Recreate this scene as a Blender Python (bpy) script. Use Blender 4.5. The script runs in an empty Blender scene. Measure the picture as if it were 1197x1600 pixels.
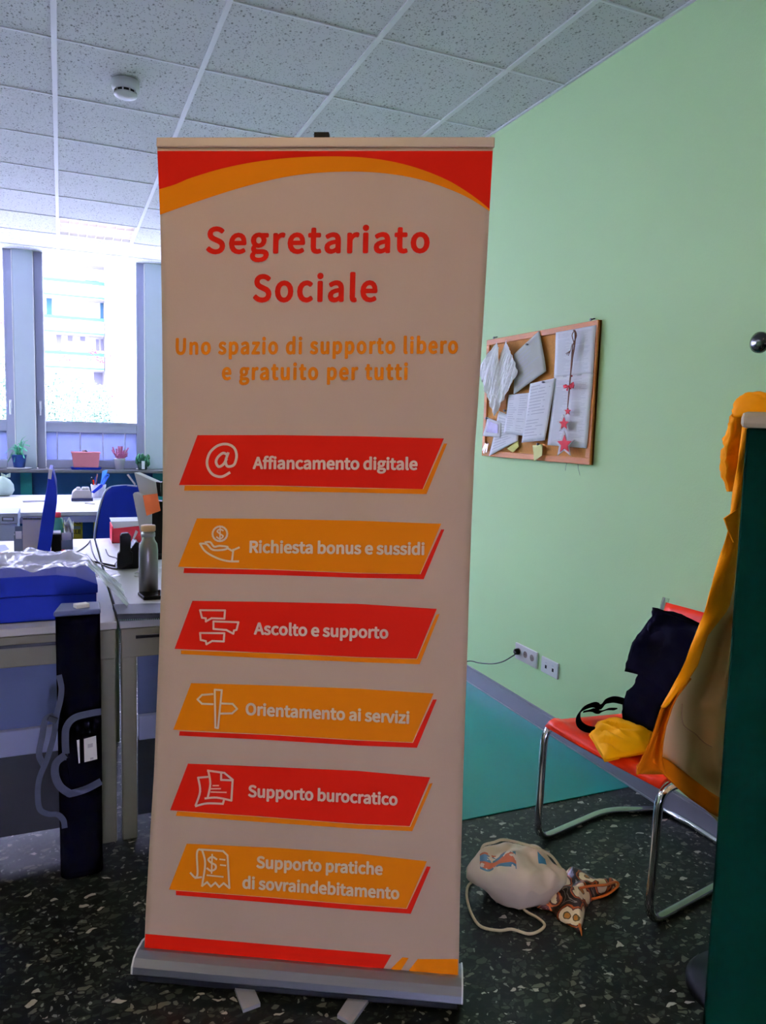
import bpy, bmesh, math, random
import numpy as np
from mathutils import Vector, Matrix, noise as mnoise
random.seed(7)
scene = bpy.context.scene
col = scene.collection

# ------------------------------------------------------------ camera (solved from the ceiling grid)
FPX, PITCH, YAW, ROLL, CAMZ = 1174.97, 0.110128, 0.405525, 0.030149, 1.41
cy, sy, cp, sp = math.cos(YAW), math.sin(YAW), math.cos(PITCH), math.sin(PITCH)
FW = Vector((sy*cp, cy*cp, -sp)); R0 = Vector((cy, -sy, 0)); U0 = R0.cross(FW)
RT = R0*math.cos(ROLL) + U0*math.sin(ROLL); UP = -R0*math.sin(ROLL) + U0*math.cos(ROLL)
cam = bpy.data.cameras.new('camera'); cam_o = bpy.data.objects.new('camera', cam); col.objects.link(cam_o)
cam.sensor_fit = 'VERTICAL'; cam.sensor_height = 24; cam.sensor_width = 18; cam.lens = FPX/1600*24
cam.clip_start = .05; cam.clip_end = 300
M3 = Matrix((RT, UP, -FW)).transposed()
cam_o.matrix_world = Matrix.Translation((0, 0, CAMZ)) @ M3.to_4x4()
scene.camera = cam_o
# ------------------------------------------------------------ world, exposure
scene.view_settings.view_transform = 'Standard'; scene.view_settings.look = 'None'
scene.view_settings.gamma = 1; scene.view_settings.use_curve_mapping = False
scene.view_settings.exposure = 0.28
SKY = 600.0
world = bpy.data.worlds.new('world'); scene.world = world; world.use_nodes = True
wn = world.node_tree; bgn = wn.nodes['Background']
bgn.inputs['Color'].default_value = (.66, .61, 1.0, 1); bgn.inputs['Strength'].default_value = SKY
FILL_WARM = 5.8      # watts of each warm fill fixture added out of view
FILL_WARM_COL = (1.0, .72, .44)
FILL_COOL, FILL_COOL_COL = 26.0, (.80, .84, 1.0)      # cool fill fixtures added out of view over the left desks
sun = bpy.data.lights.new('sun', 'SUN'); sun.energy = 60; sun.angle = .01; sun.color = (1, .95, .88)
sun_o = bpy.data.objects.new('sun', sun); col.objects.link(sun_o)
sun_o.rotation_euler = (math.radians(38), 0, math.radians(-25))      # high, from behind the room, onto the flats opposite

# ------------------------------------------------------------ helpers
def ray(x, y): return FW + RT*((x-598.5)/FPX) + UP*((800-y)/FPX)
def onY(x, y, Y): d = ray(x, y); return Vector((0, 0, CAMZ)) + d*(Y/d.y)
def onX(x, y, X): d = ray(x, y); return Vector((0, 0, CAMZ)) + d*(X/d.x)
def onZ(x, y, Z): d = ray(x, y); return Vector((0, 0, CAMZ)) + d*((Z-CAMZ)/d.z)

def s2l(c):
    return tuple(((v/255)/12.92 if v/255 <= .04045 else ((v/255+.055)/1.055)**2.4) for v in c)
MATS = {}
def mat(name, c, rough=.6, metal=0, var=.12, vscale=8, bump=0, bscale=60, trans=0, alpha=1, sheen=0, coat=0, ior=None, transl=0, stretch=None, spec=None):
    """c is sRGB 0-255 albedo; colour varies a little with procedural noise"""
    if name in MATS: return MATS[name]
    m = bpy.data.materials.new(name); m.use_nodes = True; MATS[name] = m
    nt = m.node_tree; N = nt.nodes; L = nt.links; b = N['Principled BSDF']
    lin = s2l(c)
    tc = N.new('ShaderNodeTexCoord'); src = tc.outputs['Object']
    if stretch:
        mp = N.new('ShaderNodeMapping'); mp.inputs['Scale'].default_value = stretch
        L.new(src, mp.inputs['Vector']); src = mp.outputs['Vector']
    n = N.new('ShaderNodeTexNoise'); n.inputs['Scale'].default_value = vscale; n.inputs['Detail'].default_value = 4
    L.new(src, n.inputs['Vector'])
    mx = N.new('ShaderNodeMix'); mx.data_type = 'RGBA'
    mx.inputs['A'].default_value = (*[v*(1-var) for v in lin], 1)
    mx.inputs['B'].default_value = (*[min(1, v*(1+var)) for v in lin], 1)
    L.new(n.outputs['Fac'], mx.inputs['Factor']); L.new(mx.outputs['Result'], b.inputs['Base Color'])
    b.inputs['Roughness'].default_value = rough; b.inputs['Metallic'].default_value = metal
    if spec is not None: b.inputs['Specular IOR Level'].default_value = spec
    if trans: b.inputs['Transmission Weight'].default_value = trans
    if ior: b.inputs['IOR'].default_value = ior
    if alpha < 1: b.inputs['Alpha'].default_value = alpha
    if sheen: b.inputs['Sheen Weight'].default_value = sheen
    if coat: b.inputs['Coat Weight'].default_value = coat
    if bump:
        n2 = N.new('ShaderNodeTexNoise'); n2.inputs['Scale'].default_value = bscale; n2.inputs['Detail'].default_value = 3
        L.new(src, n2.inputs['Vector'])
        bp = N.new('ShaderNodeBump'); bp.inputs['Strength'].default_value = bump; bp.inputs['Distance'].default_value = .004
        L.new(n2.outputs['Fac'], bp.inputs['Height']); L.new(bp.outputs['Normal'], b.inputs['Normal'])
    if transl:
        tr = N.new('ShaderNodeBsdfTranslucent'); L.new(mx.outputs['Result'], tr.inputs['Color'])
        ms = N.new('ShaderNodeMixShader'); ms.inputs['Fac'].default_value = transl
        L.new(b.outputs['BSDF'], ms.inputs[1]); L.new(tr.outputs['BSDF'], ms.inputs[2])
        L.new(ms.outputs['Shader'], N['Material Output'].inputs['Surface'])
    return m
def emis(name, c, strength):
    m = bpy.data.materials.new(name); m.use_nodes = True; b = m.node_tree.nodes['Principled BSDF']
    b.inputs['Base Color'].default_value = (*c, 1); b.inputs['Emission Color'].default_value = (*c, 1)
    b.inputs['Emission Strength'].default_value = strength; return m

ORG = {}
def tag(o, label=None, cat=None, group=None, kind=None):
    if label: o['label'] = label
    if cat: o['category'] = cat
    if group: o['group'] = group
    if kind: o['kind'] = kind
    return o
def thing(name, label, cat, loc, group=None, kind=None):
    o = bpy.data.objects.new(name, None); col.objects.link(o); o.location = loc; o.empty_display_size = .05
    ORG[o.name] = Vector(loc)
    return tag(o, label, cat, group, kind)
def org(p):
    return ORG.get(p.name, Vector((0, 0, 0))) if p else Vector((0, 0, 0))
def link(name, me, m, parent=None, smooth=False, bevel=0, sub=0, solid=0, at=None):
    """world-space mesh -> object; children keep their thing's origin"""
    o = bpy.data.objects.new(name, me); col.objects.link(o)
    if m is not None and not me.materials: me.materials.append(m)
    base = org(parent)
    if parent is not None:
        o.parent = parent; ORG[o.name] = base
        me.transform(Matrix.Translation(-base))
    else:
        c = Vector(at) if at is not None else sum((v.co for v in me.vertices), Vector())/max(1, len(me.vertices))
        if at is None and len(me.vertices): c.z = min(v.co.z for v in me.vertices)
        me.transform(Matrix.Translation(-c)); o.location = c; ORG[o.name] = c
    if smooth:
        for p in me.polygons: p.use_smooth = True
    if bevel:
        b = o.modifiers.new('bevel', 'BEVEL'); b.width = bevel; b.segments = 2; b.limit_method = 'ANGLE'
    if solid:
        s = o.modifiers.new('solid', 'SOLIDIFY'); s.thickness = solid; s.offset = 0
    if sub:
        s = o.modifiers.new('sub', 'SUBSURF'); s.levels = sub; s.render_levels = sub
    return o
class MB:
    def __init__(s): s.v = []; s.f = []
    def add(s, v, f):
        k = len(s.v); s.v += [Vector(a) for a in v]; s.f += [[i+k for i in q] for q in f]; return s
    def box(s, x0, x1, y0, y1, z0, z1):
        v = [(x, y, z) for z in (z0, z1) for y in (y0, y1) for x in (x0, x1)]
        return s.add(v, [(0, 2, 3, 1), (4, 5, 7, 6), (0, 1, 5, 4), (2, 6, 7, 3), (0, 4, 6, 2), (1, 3, 7, 5)])
    def obox(s, c, ax, ay, az):
        """oriented box: centre and three half vectors"""
        c = Vector(c); v = [c+ax*i+ay*j+az*k for k in (-1, 1) for j in (-1, 1) for i in (-1, 1)]
        return s.add(v, [(0, 2, 3, 1), (4, 5, 7, 6), (0, 1, 5, 4), (2, 6, 7, 3), (0, 4, 6, 2), (1, 3, 7, 5)])
    def tube(s, pts, r, n=10, closed=False, cap=True, flat=None):
        pts = [Vector(p) for p in pts]; m = len(pts); rings = []; prev = None
        for i, p in enumerate(pts):
            a = pts[(i-1) % m] if (closed or i > 0) else p; b = pts[(i+1) % m] if (closed or i < m-1) else p
            t = (b-a).normalized() if (b-a).length > 1e-9 else Vector((0, 0, 1))
            if prev is None:
                u = t.orthogonal().normalized() if flat is None else (Vector(flat)-t*Vector(flat).dot(t)).normalized()
            else: u = (prev-t*prev.dot(t)).normalized()
            prev = u; w = t.cross(u); rr = r[i] if isinstance(r, (list, tuple)) else r
            ru, rw = (rr if not isinstance(rr, tuple) else rr[0]), (rr if not isinstance(rr, tuple) else rr[1])
            rings.append([p+u*ru*math.cos(2*math.pi*k/n)+w*rw*math.sin(2*math.pi*k/n) for k in range(n)])
        v = [q for g in rings for q in g]; f = []
        for i in range(m if closed else m-1):
            j = (i+1) % m
            for k in range(n): f.append((i*n+k, i*n+(k+1) % n, j*n+(k+1) % n, j*n+k))
        if cap and not closed: f.append(tuple(range(n-1, -1, -1))); f.append(tuple((m-1)*n+k for k in range(n)))
        return s.add(v, f)
    def ribbon(s, pts, wdir, w, th=.0015):
        """flat strap: thin rectangle section along pts; wdir = width direction"""
        pts = [Vector(p) for p in pts]; W = Vector(wdir).normalized(); m = len(pts); v = []
        for i, p in enumerate(pts):
            t = (pts[min(i+1, m-1)]-pts[max(i-1, 0)]).normalized(); Wd = (W-t*W.dot(t))
            Wd = Wd.normalized() if Wd.length > 1e-6 else t.orthogonal().normalized(); n = t.cross(Wd)
            v += [p+Wd*w/2+n*th, p-Wd*w/2+n*th, p-Wd*w/2-n*th, p+Wd*w/2-n*th]
        f = [(i*4+k, i*4+(k+1) % 4, i*4+4+(k+1) % 4, i*4+4+k) for i in range(m-1) for k in range(4)]
        f += [(3, 2, 1, 0), tuple((m-1)*4+k for k in range(4))]
        return s.add(v, f)
    def lathe(s, c, prof, n=24, axis=None):
        """prof = [(r, h)] about +Z (or axis) from c"""
        c = Vector(c); az = Vector(axis).normalized() if axis is not None else Vector((0, 0, 1))
        ax = az.orthogonal().normalized() if axis is not None else Vector((1, 0, 0)); ay = az.cross(ax)
        v = [c+ax*r*math.cos(2*math.pi*k/n)+ay*r*math.sin(2*math.pi*k/n)+az*h for r, h in prof for k in range(n)]
        f = [(i*n+k, i*n+(k+1) % n, (i+1)*n+(k+1) % n, (i+1)*n+k) for i in range(len(prof)-1) for k in range(n)]
        f += [tuple(range(n-1, -1, -1)), tuple((len(prof)-1)*n+k for k in range(n))]
        return s.add(v, f)
    def plate(s, pts, off):
        """polygon of 3D points extruded by vector off"""
        off = Vector(off); n = len(pts); v = [Vector(p) for p in pts]+[Vector(p)+off for p in pts]
        return s.add(v, [tuple(range(n)), tuple(range(2*n-1, n-1, -1))]+[(i, i+n, (i+1) % n+n, (i+1) % n) for i in range(n)])
    def grid(s, fn, nu, nv):
        v = [fn(i/nu, j/nv) for j in range(nv+1) for i in range(nu+1)]
        return s.add(v, [(j*(nu+1)+i, j*(nu+1)+i+1, (j+1)*(nu+1)+i+1, (j+1)*(nu+1)+i) for j in range(nv) for i in range(nu)])
    def mesh(s, name, fix=True):
        me = bpy.data.meshes.new(name); me.from_pydata([tuple(v) for v in s.v], [], s.f); me.update()
        if fix:
            bm = bmesh.new(); bm.from_mesh(me); bmesh.ops.recalc_face_normals(bm, faces=bm.faces); bm.to_mesh(me); bm.free()
        return me
    def build(s, name, m, parent=None, **k): return link(name, s.mesh(name), m, parent, **k)
def box(name, m, x0, x1, y0, y1, z0, z1, parent=None, bevel=0, **k):
    return MB().box(x0, x1, y0, y1, z0, z1).build(name, m, parent, bevel=bevel, **k)
def smoothp(pts, n=6, closed=False):
    pts = [Vector(p) for p in pts]; out = []; m = len(pts)
    for i in range(m if closed else m-1):
        if closed: a, b, c, d = [pts[(i+k) % m] for k in (-1, 0, 1, 2)]
        else: a, b, c, d = pts[max(i-1, 0)], pts[i], pts[i+1], pts[min(i+2, m-1)]
        for k in range(n):
            t = k/n
            out.append(.5*((2*b)+(c-a)*t+(2*a-5*b+4*c-d)*t*t+(3*b-a-3*c+d)*t**3))
    if not closed: out.append(pts[-1])
    return out
def fillet(pts, r, n=5):
    """polyline with rounded corners"""
    pts = [Vector(p) for p in pts]; out = [pts[0]]
    for i in range(1, len(pts)-1):
        p = pts[i]; a = (pts[i-1]-p); b = (pts[i+1]-p); rr = min(r, a.length*.49, b.length*.49)
        A = p+a.normalized()*rr; B = p+b.normalized()*rr
        for k in range(n+1):
            t = k/n; out.append(A*(1-t)**2+p*2*t*(1-t)+B*t*t)
    return out+[pts[-1]]
def copy_tree(o, parent=None):
    c = o.copy(); col.objects.link(c); c.parent = parent; ORG[c.name] = ORG.get(o.name, Vector())
    for ch in list(o.children): copy_tree(ch, c)
    return c

# ------------------------------------------------------------ materials
def terrazzo():
    m = bpy.data.materials.new('terrazzo'); m.use_nodes = True; N = m.node_tree.nodes; L = m.node_tree.links; b = N['Principled BSDF']
    tc = N.new('ShaderNodeTexCoord')
    wp = N.new('ShaderNodeTexNoise'); wp.inputs['Scale'].default_value = 30
    L.new(tc.outputs['Object'], wp.inputs['Vector'])
    ad = N.new('ShaderNodeMixRGB'); ad.blend_type = 'ADD'; ad.inputs[0].default_value = .025
    L.new(tc.outputs['Object'], ad.inputs[1]); L.new(wp.outputs['Color'], ad.inputs[2])
    def layer(scale, edge, stretch, rot, ramp):
        mp = N.new('ShaderNodeMapping'); mp.inputs['Scale'].default_value = stretch; mp.inputs['Rotation'].default_value = (0, 0, rot)
        L.new(ad.outputs[0], mp.inputs['Vector'])
        v = N.new('ShaderNodeTexVoronoi'); v.inputs['Scale'].default_value = scale; L.new(mp.outputs[0], v.inputs['Vector'])
        e = N.new('ShaderNodeTexVoronoi'); e.feature = 'DISTANCE_TO_EDGE'; e.inputs['Scale'].default_value = scale; L.new(mp.outputs[0], e.inputs['Vector'])
        sep = N.new('ShaderNodeSeparateColor'); L.new(v.outputs['Color'], sep.inputs[0])
        rp = N.new('ShaderNodeValToRGB'); cr = rp.color_ramp; cr.interpolation = 'CONSTANT'
        cr.elements[0].position = 0; cr.elements[0].color = (*ramp[0][1], 1)
        cr.elements[1].position = ramp[1][0]; cr.elements[1].color = (*ramp[1][1], 1)
        for p, c in ramp[2:]:
            q = cr.elements.new(p); q.color = (*c, 1)
        L.new(sep.outputs[0], rp.inputs[0])
        mr = N.new('ShaderNodeMapRange'); mr.inputs[1].default_value = edge; mr.inputs[2].default_value = edge+.05
        L.new(e.outputs['Distance'], mr.inputs[0])
        return rp, mr, sep
    g = (.006, .008, .007)
    rp, mr, sep = layer(40, .07, (1, 1.6, 1), .5, [(0, (.004, .006, .005)), (.36, (.012, .016, .013)), (.60, (.026, .032, .026)), (.8, (.055, .062, .046)), (.9, (.13, .13, .095)), (.97, (.45, .41, .34))])
    mx = N.new('ShaderNodeMixRGB'); mx.inputs[1].default_value = (*g, 1)
    L.new(mr.outputs[0], mx.inputs[0]); L.new(rp.outputs[0], mx.inputs[2])
    rp2, mr2, sep2 = layer(85, .1, (1.3, 1, 1), -.3, [(0, (0, 0, 0)), (.86, (.05, .056, .045)), (.955, (.2, .2, .17))])
    mx2 = N.new('ShaderNodeMixRGB'); mx2.blend_type = 'LIGHTEN'; L.new(mr2.outputs[0], mx2.inputs[0]); L.new(mx.outputs[0], mx2.inputs[1]); L.new(rp2.outputs[0], mx2.inputs[2])
    L.new(mx2.outputs[0], b.inputs['Base Color']); b.inputs['Roughness'].default_value = .36
    b.inputs['Specular IOR Level'].default_value = .22
    return m
def ceiling_tile_mat():
    m = bpy.data.materials.new('mineral_fibre_tile'); m.use_nodes = True; N = m.node_tree.nodes; L = m.node_tree.links; b = N['Principled BSDF']
    tc = N.new('ShaderNodeTexCoord')
    oi = N.new('ShaderNodeObjectInfo'); of = N.new('ShaderNodeVectorMath'); of.operation = 'SCALE'; of.inputs[0].default_value = (9, 5, 0)
    L.new(oi.outputs['Random'], of.inputs['Scale'])
    av = N.new('ShaderNodeVectorMath'); L.new(tc.outputs['Object'], av.inputs[0]); L.new(of.outputs[0], av.inputs[1])
    def pits(scale, lo, hi, st):
        mp = N.new('ShaderNodeMapping'); mp.inputs['Scale'].default_value = st; L.new(av.outputs[0], mp.inputs[0])
        v = N.new('ShaderNodeTexVoronoi'); v.inputs['Scale'].default_value = scale; L.new(mp.outputs[0], v.inputs['Vector'])
        mr = N.new('ShaderNodeMapRange'); mr.inputs[1].default_value = lo; mr.inputs[2].default_value = hi; L.new(v.outputs['Distance'], mr.inputs[0]); return mr
    a = pits(45, .14, .24, (1, .65, 1)); c = pits(95, .16, .3, (1, 1, 1))
    mi = N.new('ShaderNodeMath'); mi.operation = 'MINIMUM'; L.new(a.outputs[0], mi.inputs[0]); L.new(c.outputs[0], mi.inputs[1])
    mx = N.new('ShaderNodeMixRGB'); mx.inputs[1].default_value = (.27, .27, .27, 1); mx.inputs[2].default_value = (.64, .64, .65, 1)
    L.new(mi.outputs[0], mx.inputs[0]); L.new(mx.outputs[0], b.inputs['Base Color']); b.inputs['Roughness'].default_value = .9
    bp = N.new('ShaderNodeBump'); bp.inputs['Strength'].default_value = .5; bp.inputs['Distance'].default_value = .003
    L.new(mi.outputs[0], bp.inputs['Height']); L.new(bp.outputs[0], b.inputs['Normal'])
    return m
M_floor = terrazzo(); M_tile = ceiling_tile_mat()
M_green = mat('green_wall_paint', (186, 220, 162), .75, var=.03, vscale=2, bump=.15, bscale=140)
M_grid = mat('white_ceiling_grid', (228, 228, 232), .5, var=.03)
M_base = mat('grey_baseboard', (128, 128, 140), .35, var=.08)
M_teal = mat('teal_linoleum', (0, 140, 132), .3, var=.06, vscale=3)
M_frame = mat('grey_window_frame', (168, 174, 200), .5, var=.04)
M_blue = mat('blue_paint', (10, 84, 150), .6, var=.08)
M_tealp = mat('teal_paint', (20, 140, 150), .6, var=.06)
M_white = mat('white_laminate', (205, 205, 210), .45, var=.03)
M_beige = mat('beige_metal', (112, 109, 84), .5, var=.05)
M_grey = mat('grey_metal', (95, 100, 108), .5, var=.05)
M_black = mat('black_plastic', (12, 12, 15), .5, var=.2, spec=.2)
M_navy = mat('navy_plastic', (12, 42, 165), .6, var=.1, spec=.2)
M_chrome = mat('chrome', (225, 228, 232), .12, 1, var=.03)
M_alu = mat('brushed_aluminium', (150, 152, 158), .38, .85, var=.06, stretch=(1, 1, 30))
M_paper = mat('white_paper', (240, 240, 244), .8, var=.03)
M_ink = mat('grey_ink', (196, 196, 206), .8)
M_print_red = mat('red_print', (196, 22, 0), .7, var=.05, spec=.1)
M_print_or = mat('orange_print', (218, 118, 0), .7, var=.05, spec=.1)
M_print_wh = mat('cream_print', (232, 206, 180), .6, var=.03)
M_cloth_b = mat('banner_fabric', (220, 188, 160), .75, var=.035, vscale=5, bump=.1, bscale=300, transl=.14)
M_red = mat('red_leather', (236, 46, 4), .38, var=.06, spec=.3)
M_glass = mat('window_glass', (235, 245, 250), .02, var=.0, trans=1, ior=1.02)
M_wood = mat('pine_frame', (190, 116, 36), .6, var=.2, vscale=20, stretch=(1, 1, 6))
M_cork = mat('cork', (178, 122, 48), .9, var=.3, vscale=120)

# ------------------------------------------------------------ room shell
XR, YW, YB, XL, H = 2.109, 8.0, -2.6, -4.8, CAMZ+1.5543
f = box('floor', M_floor, XL-.1, XR+.1, YB-.1, YW+.3, -.06, 0); tag(f, kind='structure')
tag(box('wall_right', M_green, XR, XR+.12, YB, YW+.3, 0, H+.3), kind='structure')
tag(box('wall_left', M_green, XL-.12, XL, YB, YW+.3, 0, H+.3), kind='structure')
DX0, DX1, DZ1 = -1.0, .35, .50          # unseen low opening added behind the viewer for cool fill light
tag(MB().box(XL-.12, DX0, YB-.12, YB, 0, H+.3).box(DX1, XR+.12, YB-.12, YB, 0, H+.3).box(DX0, DX1, YB-.12, YB, DZ1, H+.3).build('wall_back', mat('cream_wall', (205, 190, 165), .8, var=.03)), kind='structure')
dr = thing('fill_opening_1', None, None, ((DX0+DX1)/2, YB, 0), kind='structure')
MB().box(DX0, DX0+.05, YB-.09, YB-.03, 0, DZ1).box(DX1-.05, DX1, YB-.09, YB-.03, 0, DZ1).box(DX0+.05, DX1-.05, YB-.09, YB-.03, DZ1-.05, DZ1).build('frame', M_frame, dr)
box('glass', M_glass, DX0+.05, DX1-.05, YB-.065, YB-.06, 0, DZ1-.05, dr)
pl_ = bpy.data.lights.new('sky_portal', 'AREA'); pl_.shape = 'RECTANGLE'; pl_.size = DX1-DX0-.1; pl_.size_y = DZ1-.05; pl_.cycles.is_portal = True
plo = bpy.data.objects.new('sky_portal', pl_); col.objects.link(plo); plo.location = ((DX0+DX1)/2, YB-.13, DZ1/2); plo.rotation_euler = (math.radians(90), 0, 0)
bb = MB().box(XR-.014, XR, YB, YW, 0, .082).box(XR-.010, XR, YB, YW, .082, .09).build('baseboard_right', M_base); tag(bb, kind='structure')
tag(box('trim_1', mat('pale_joint_strip', (150, 155, 160), .4), XR-.018, XR-.014, YB, YW, 0, .007), kind='structure')

ceil = bpy.data.objects.new('ceiling', None); col.objects.link(ceil); tag(ceil, kind='structure'); ceil.location = (0, 0, H); ORG['ceiling'] = Vector((0, 0, H))
tag(box('slab', mat('plenum', (80, 80, 80), .9), XL-.1, XR+.1, YB-.1, YW+.3, H+.25, H+.3, ceil), kind='structure')
X0, Y0 = -.0014, 3.5754
def tile_mesh(w, d):
    me = MB().box(-w/2, w/2, -d/2, d/2, 0, .012).mesh('ceiling_tile'); me.materials.append(M_tile); return me
T1, T2 = tile_mesh(.58, .594), tile_mesh(.294, .594)
LIGHTS = {(0, 5): 0, (-1, -5): 1, (-4, -5): 1, (1, -8): 1, (-4, 1): 2, (-4, 4): 2, (-7, 1): 2}
i = 3
for i in range(-8, 4):
    for j in range(-11, 8):
        y = Y0+.6*j
        if y+.6 < YB or (i, j) in LIGHTS: continue
        w = .308 if i == 3 else .6
        o = bpy.data.objects.new('ceiling_tile', T2 if i == 3 else T1); col.objects.link(o); o.parent = ceil
        o.location = (X0+.6*i+w/2, y+.3, .004+random.uniform(0, .0015))
    o = box('ceiling_rail', M_grid, X0+.6*i-.011, X0+.6*i+.011, YB, YW+.25, H-.002, H+.006, ceil)
for j in range(-10, 9):
    y = Y0+.6*j
    box('ceiling_crossbar', M_grid, XL, XR, y-.005, y+.005, H+.000, H+.0055, ceil)
box('wall_angle', M_grid, XR-.012, XR, YB, YW, H-.003, H+.004, ceil)

# ceiling light fixtures: body, louvres, tubes
M_louv = mat('louvre_metal', (235, 225, 222), .25, .6, var=.02)
tube_off = emis('lamp_tube', (1, .93, .9), 2.2); tube_on = emis('warm_fill_tube', (1, .86, .7), 8)
def fixture(i, j, on, label, group=None):
    x, y = X0+.6*i, Y0+.6*j
    t = thing('ceiling_light', label, 'ceiling light', (x+.3, y+.3, H), group)
    m = MB().box(x+.012, x+.588, y+.006, y+.594, H+.075, H+.08)
    for a, b_, c, d in ((x+.012, x+.02, y+.006, y+.594), (x+.58, x+.588, y+.006, y+.594), (x+.012, x+.588, y+.006, y+.02), (x+.012, x+.588, y+.58, y+.594)): m.box(a, b_, c, d, H, H+.08)
    m.build('housing', M_grid, t)
    for k in range(1, 8): box('louvre_blade', M_louv, x+.02+.56*k/8-.0015, x+.02+.56*k/8+.0015, y+.02, y+.58, H-.001, H+.035, t)
    for k in range(1, 4):
        box('louvre_blade', M_louv, x+.02, x+.58, y+.02+.56*k/4-.004, y+.02+.56*k/4+.004, H-.002, H+.035, t)
    for k in range(4):
        yy = y+.02+.56*(k+.5)/4
        MB().tube([(x+.03, yy, H+.055), (x+.57, yy, H+.055)], .011, 10).build('tube', tube_on if on else tube_off, t, smooth=True)
    if on:
        l = bpy.data.lights.new('fill_lamp', 'AREA'); l.shape = 'SQUARE'; l.size = .54; l.energy = FILL_WARM if on == 1 else FILL_COOL; l.color = FILL_WARM_COL if on == 1 else FILL_COOL_COL
        lo = bpy.data.objects.new('fill_lamp', l); col.objects.link(lo); lo.location = (0, 0, -.006); lo.parent = t
    return t
for (i, j), on in LIGHTS.items():
    if (i, j) == (0, 5): fixture(i, j, on, 'square louvred ceiling light near the tall window, above the far desk')
    elif on or i > -9: fixture(i, j, on, 'square louvred ceiling light added out of view for fill light', 'added fill lights out of view')

# window wall -------------------------------------------------
def winx(k): return -.217+1.183*k, .786+1.183*k
tag(box('wall_window', M_blue, XL, XR, YW, YW+.25, 0, .895), kind='structure')
tag(box('trim_2', mat('window_lintel', (120, 128, 140), .7), XL, XR, YW, YW+.25, H+.06, H+.3), kind='structure')
ks = list(range(-3, 2))
prev = XL
M_pill = mat('window_pillar', (196, 206, 222), .6, var=.03)
n_ = 3
for k in ks+[99]:
    x1 = winx(k)[0] if k != 99 else XR
    tag(MB().box(prev, x1, YW-.02, YW+.25, .93, H+.06).build('trim_%d' % n_, M_pill, bevel=.006), kind='structure'); n_ += 1
    if k != 99: prev = winx(k)[1]
sill = MB().box(XL, XR, YW-.22, YW+.05, .90, .93).build('trim_%d' % n_, mat('sill_laminate', (112, 110, 118), .4, var=.03), bevel=.006); tag(sill, kind='structure'); n_ += 1
for xx in (onY(32, 760, YW-.05).x, onY(239, 760, YW-.05).x, -1.45, 1.9):
   
    tag(box('trim_%d' % n_, M_tealp, xx, xx+.1, YW-.05, YW, 0, .9), kind='structure'); n_ += 1
M_glint = mat('painted_glint', (246, 246, 250), .3, var=.02)
M_frost = mat('frosted_panel', (120, 128, 148), .5, var=.03, alpha=1, transl=.32)
for wi, k in enumerate(ks):
    a, b_ = winx(k)
    w = thing('window_%d' % (wi+1), None, None, (a, YW, .93), kind='structure')
    F = MB(); zt = H+.05
    F.box(a, a+.08, YW+.03, YW+.10, .93, zt).box(b_-.08, b_, YW+.03, YW+.10, .93, zt).box(a+.08, b_-.08, YW+.03, YW+.10, zt-.04, zt)
    F.box(a+.08, b_-.08, YW+.03, YW+.10, 1.283, 1.383).box(a+.08, b_-.08, YW+.03, YW+.10, .93, 1.012)
    F.build('frame', M_frame, w, bevel=.006)
    MB().box(a+.065, a+.08, YW+.02, YW+.03, 1.37, zt).box(b_-.08, b_-.065, YW+.02, YW+.03, 1.37, zt).box(a+.08, b_-.08, YW+.02, YW+.03, 1.37, 1.39).build('sash_bead', M_frame, w)
    for e_ in (a-.004, a+.078, b_-.004):
        box('seam_glint', M_glint, e_-.004, e_+.004, YW-.024, YW+.03, .95, H-.005, w)  # white strips paint the glints along frame and pillar edges
    box('glass', M_glass, a+.08, b_-.08, YW+.062, YW+.066, 1.383, zt-.04, w)
    pn = box('lower_panel', M_frost, a+.08, b_-.08, YW+.06, YW+.066, 1.012, 1.283, w)
    bars = MB()
    for q in (.12, .37, .62, .87): bars.box(a+.08+.84*q-.004, a+.08+.84*q+.004, YW+.055, YW+.06, 1.012, 1.283)
    bars.build('glazing_bar', mat('white_bar', (245, 245, 250), .4, var=.02, transl=.5), pn)
    hx = (a+.04) if k == 0 else (b_-.04)
    h = MB().box(hx-.012, hx+.012, YW+.01, YW+.03, 1.50, 1.58).tube(fillet([(hx, YW+.02, 1.56), (hx, YW-.025, 1.56), (hx, YW-.025, 1.44)], .012), .009, 8)
    h.build('handle', mat('pale_handle', (225, 228, 240), .4), w, bevel=.003)
    l = bpy.data.lights.new('sky_portal', 'AREA'); l.shape = 'RECTANGLE'; l.size = .84; l.size_y = 1.6; l.cycles.is_portal = True
    lo = bpy.data.objects.new('sky_portal', l); col.objects.link(lo); lo.location = ((a+b_)/2, YW+.2, 2.18); lo.rotation_euler = (math.radians(-90), 0, 0)

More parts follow.
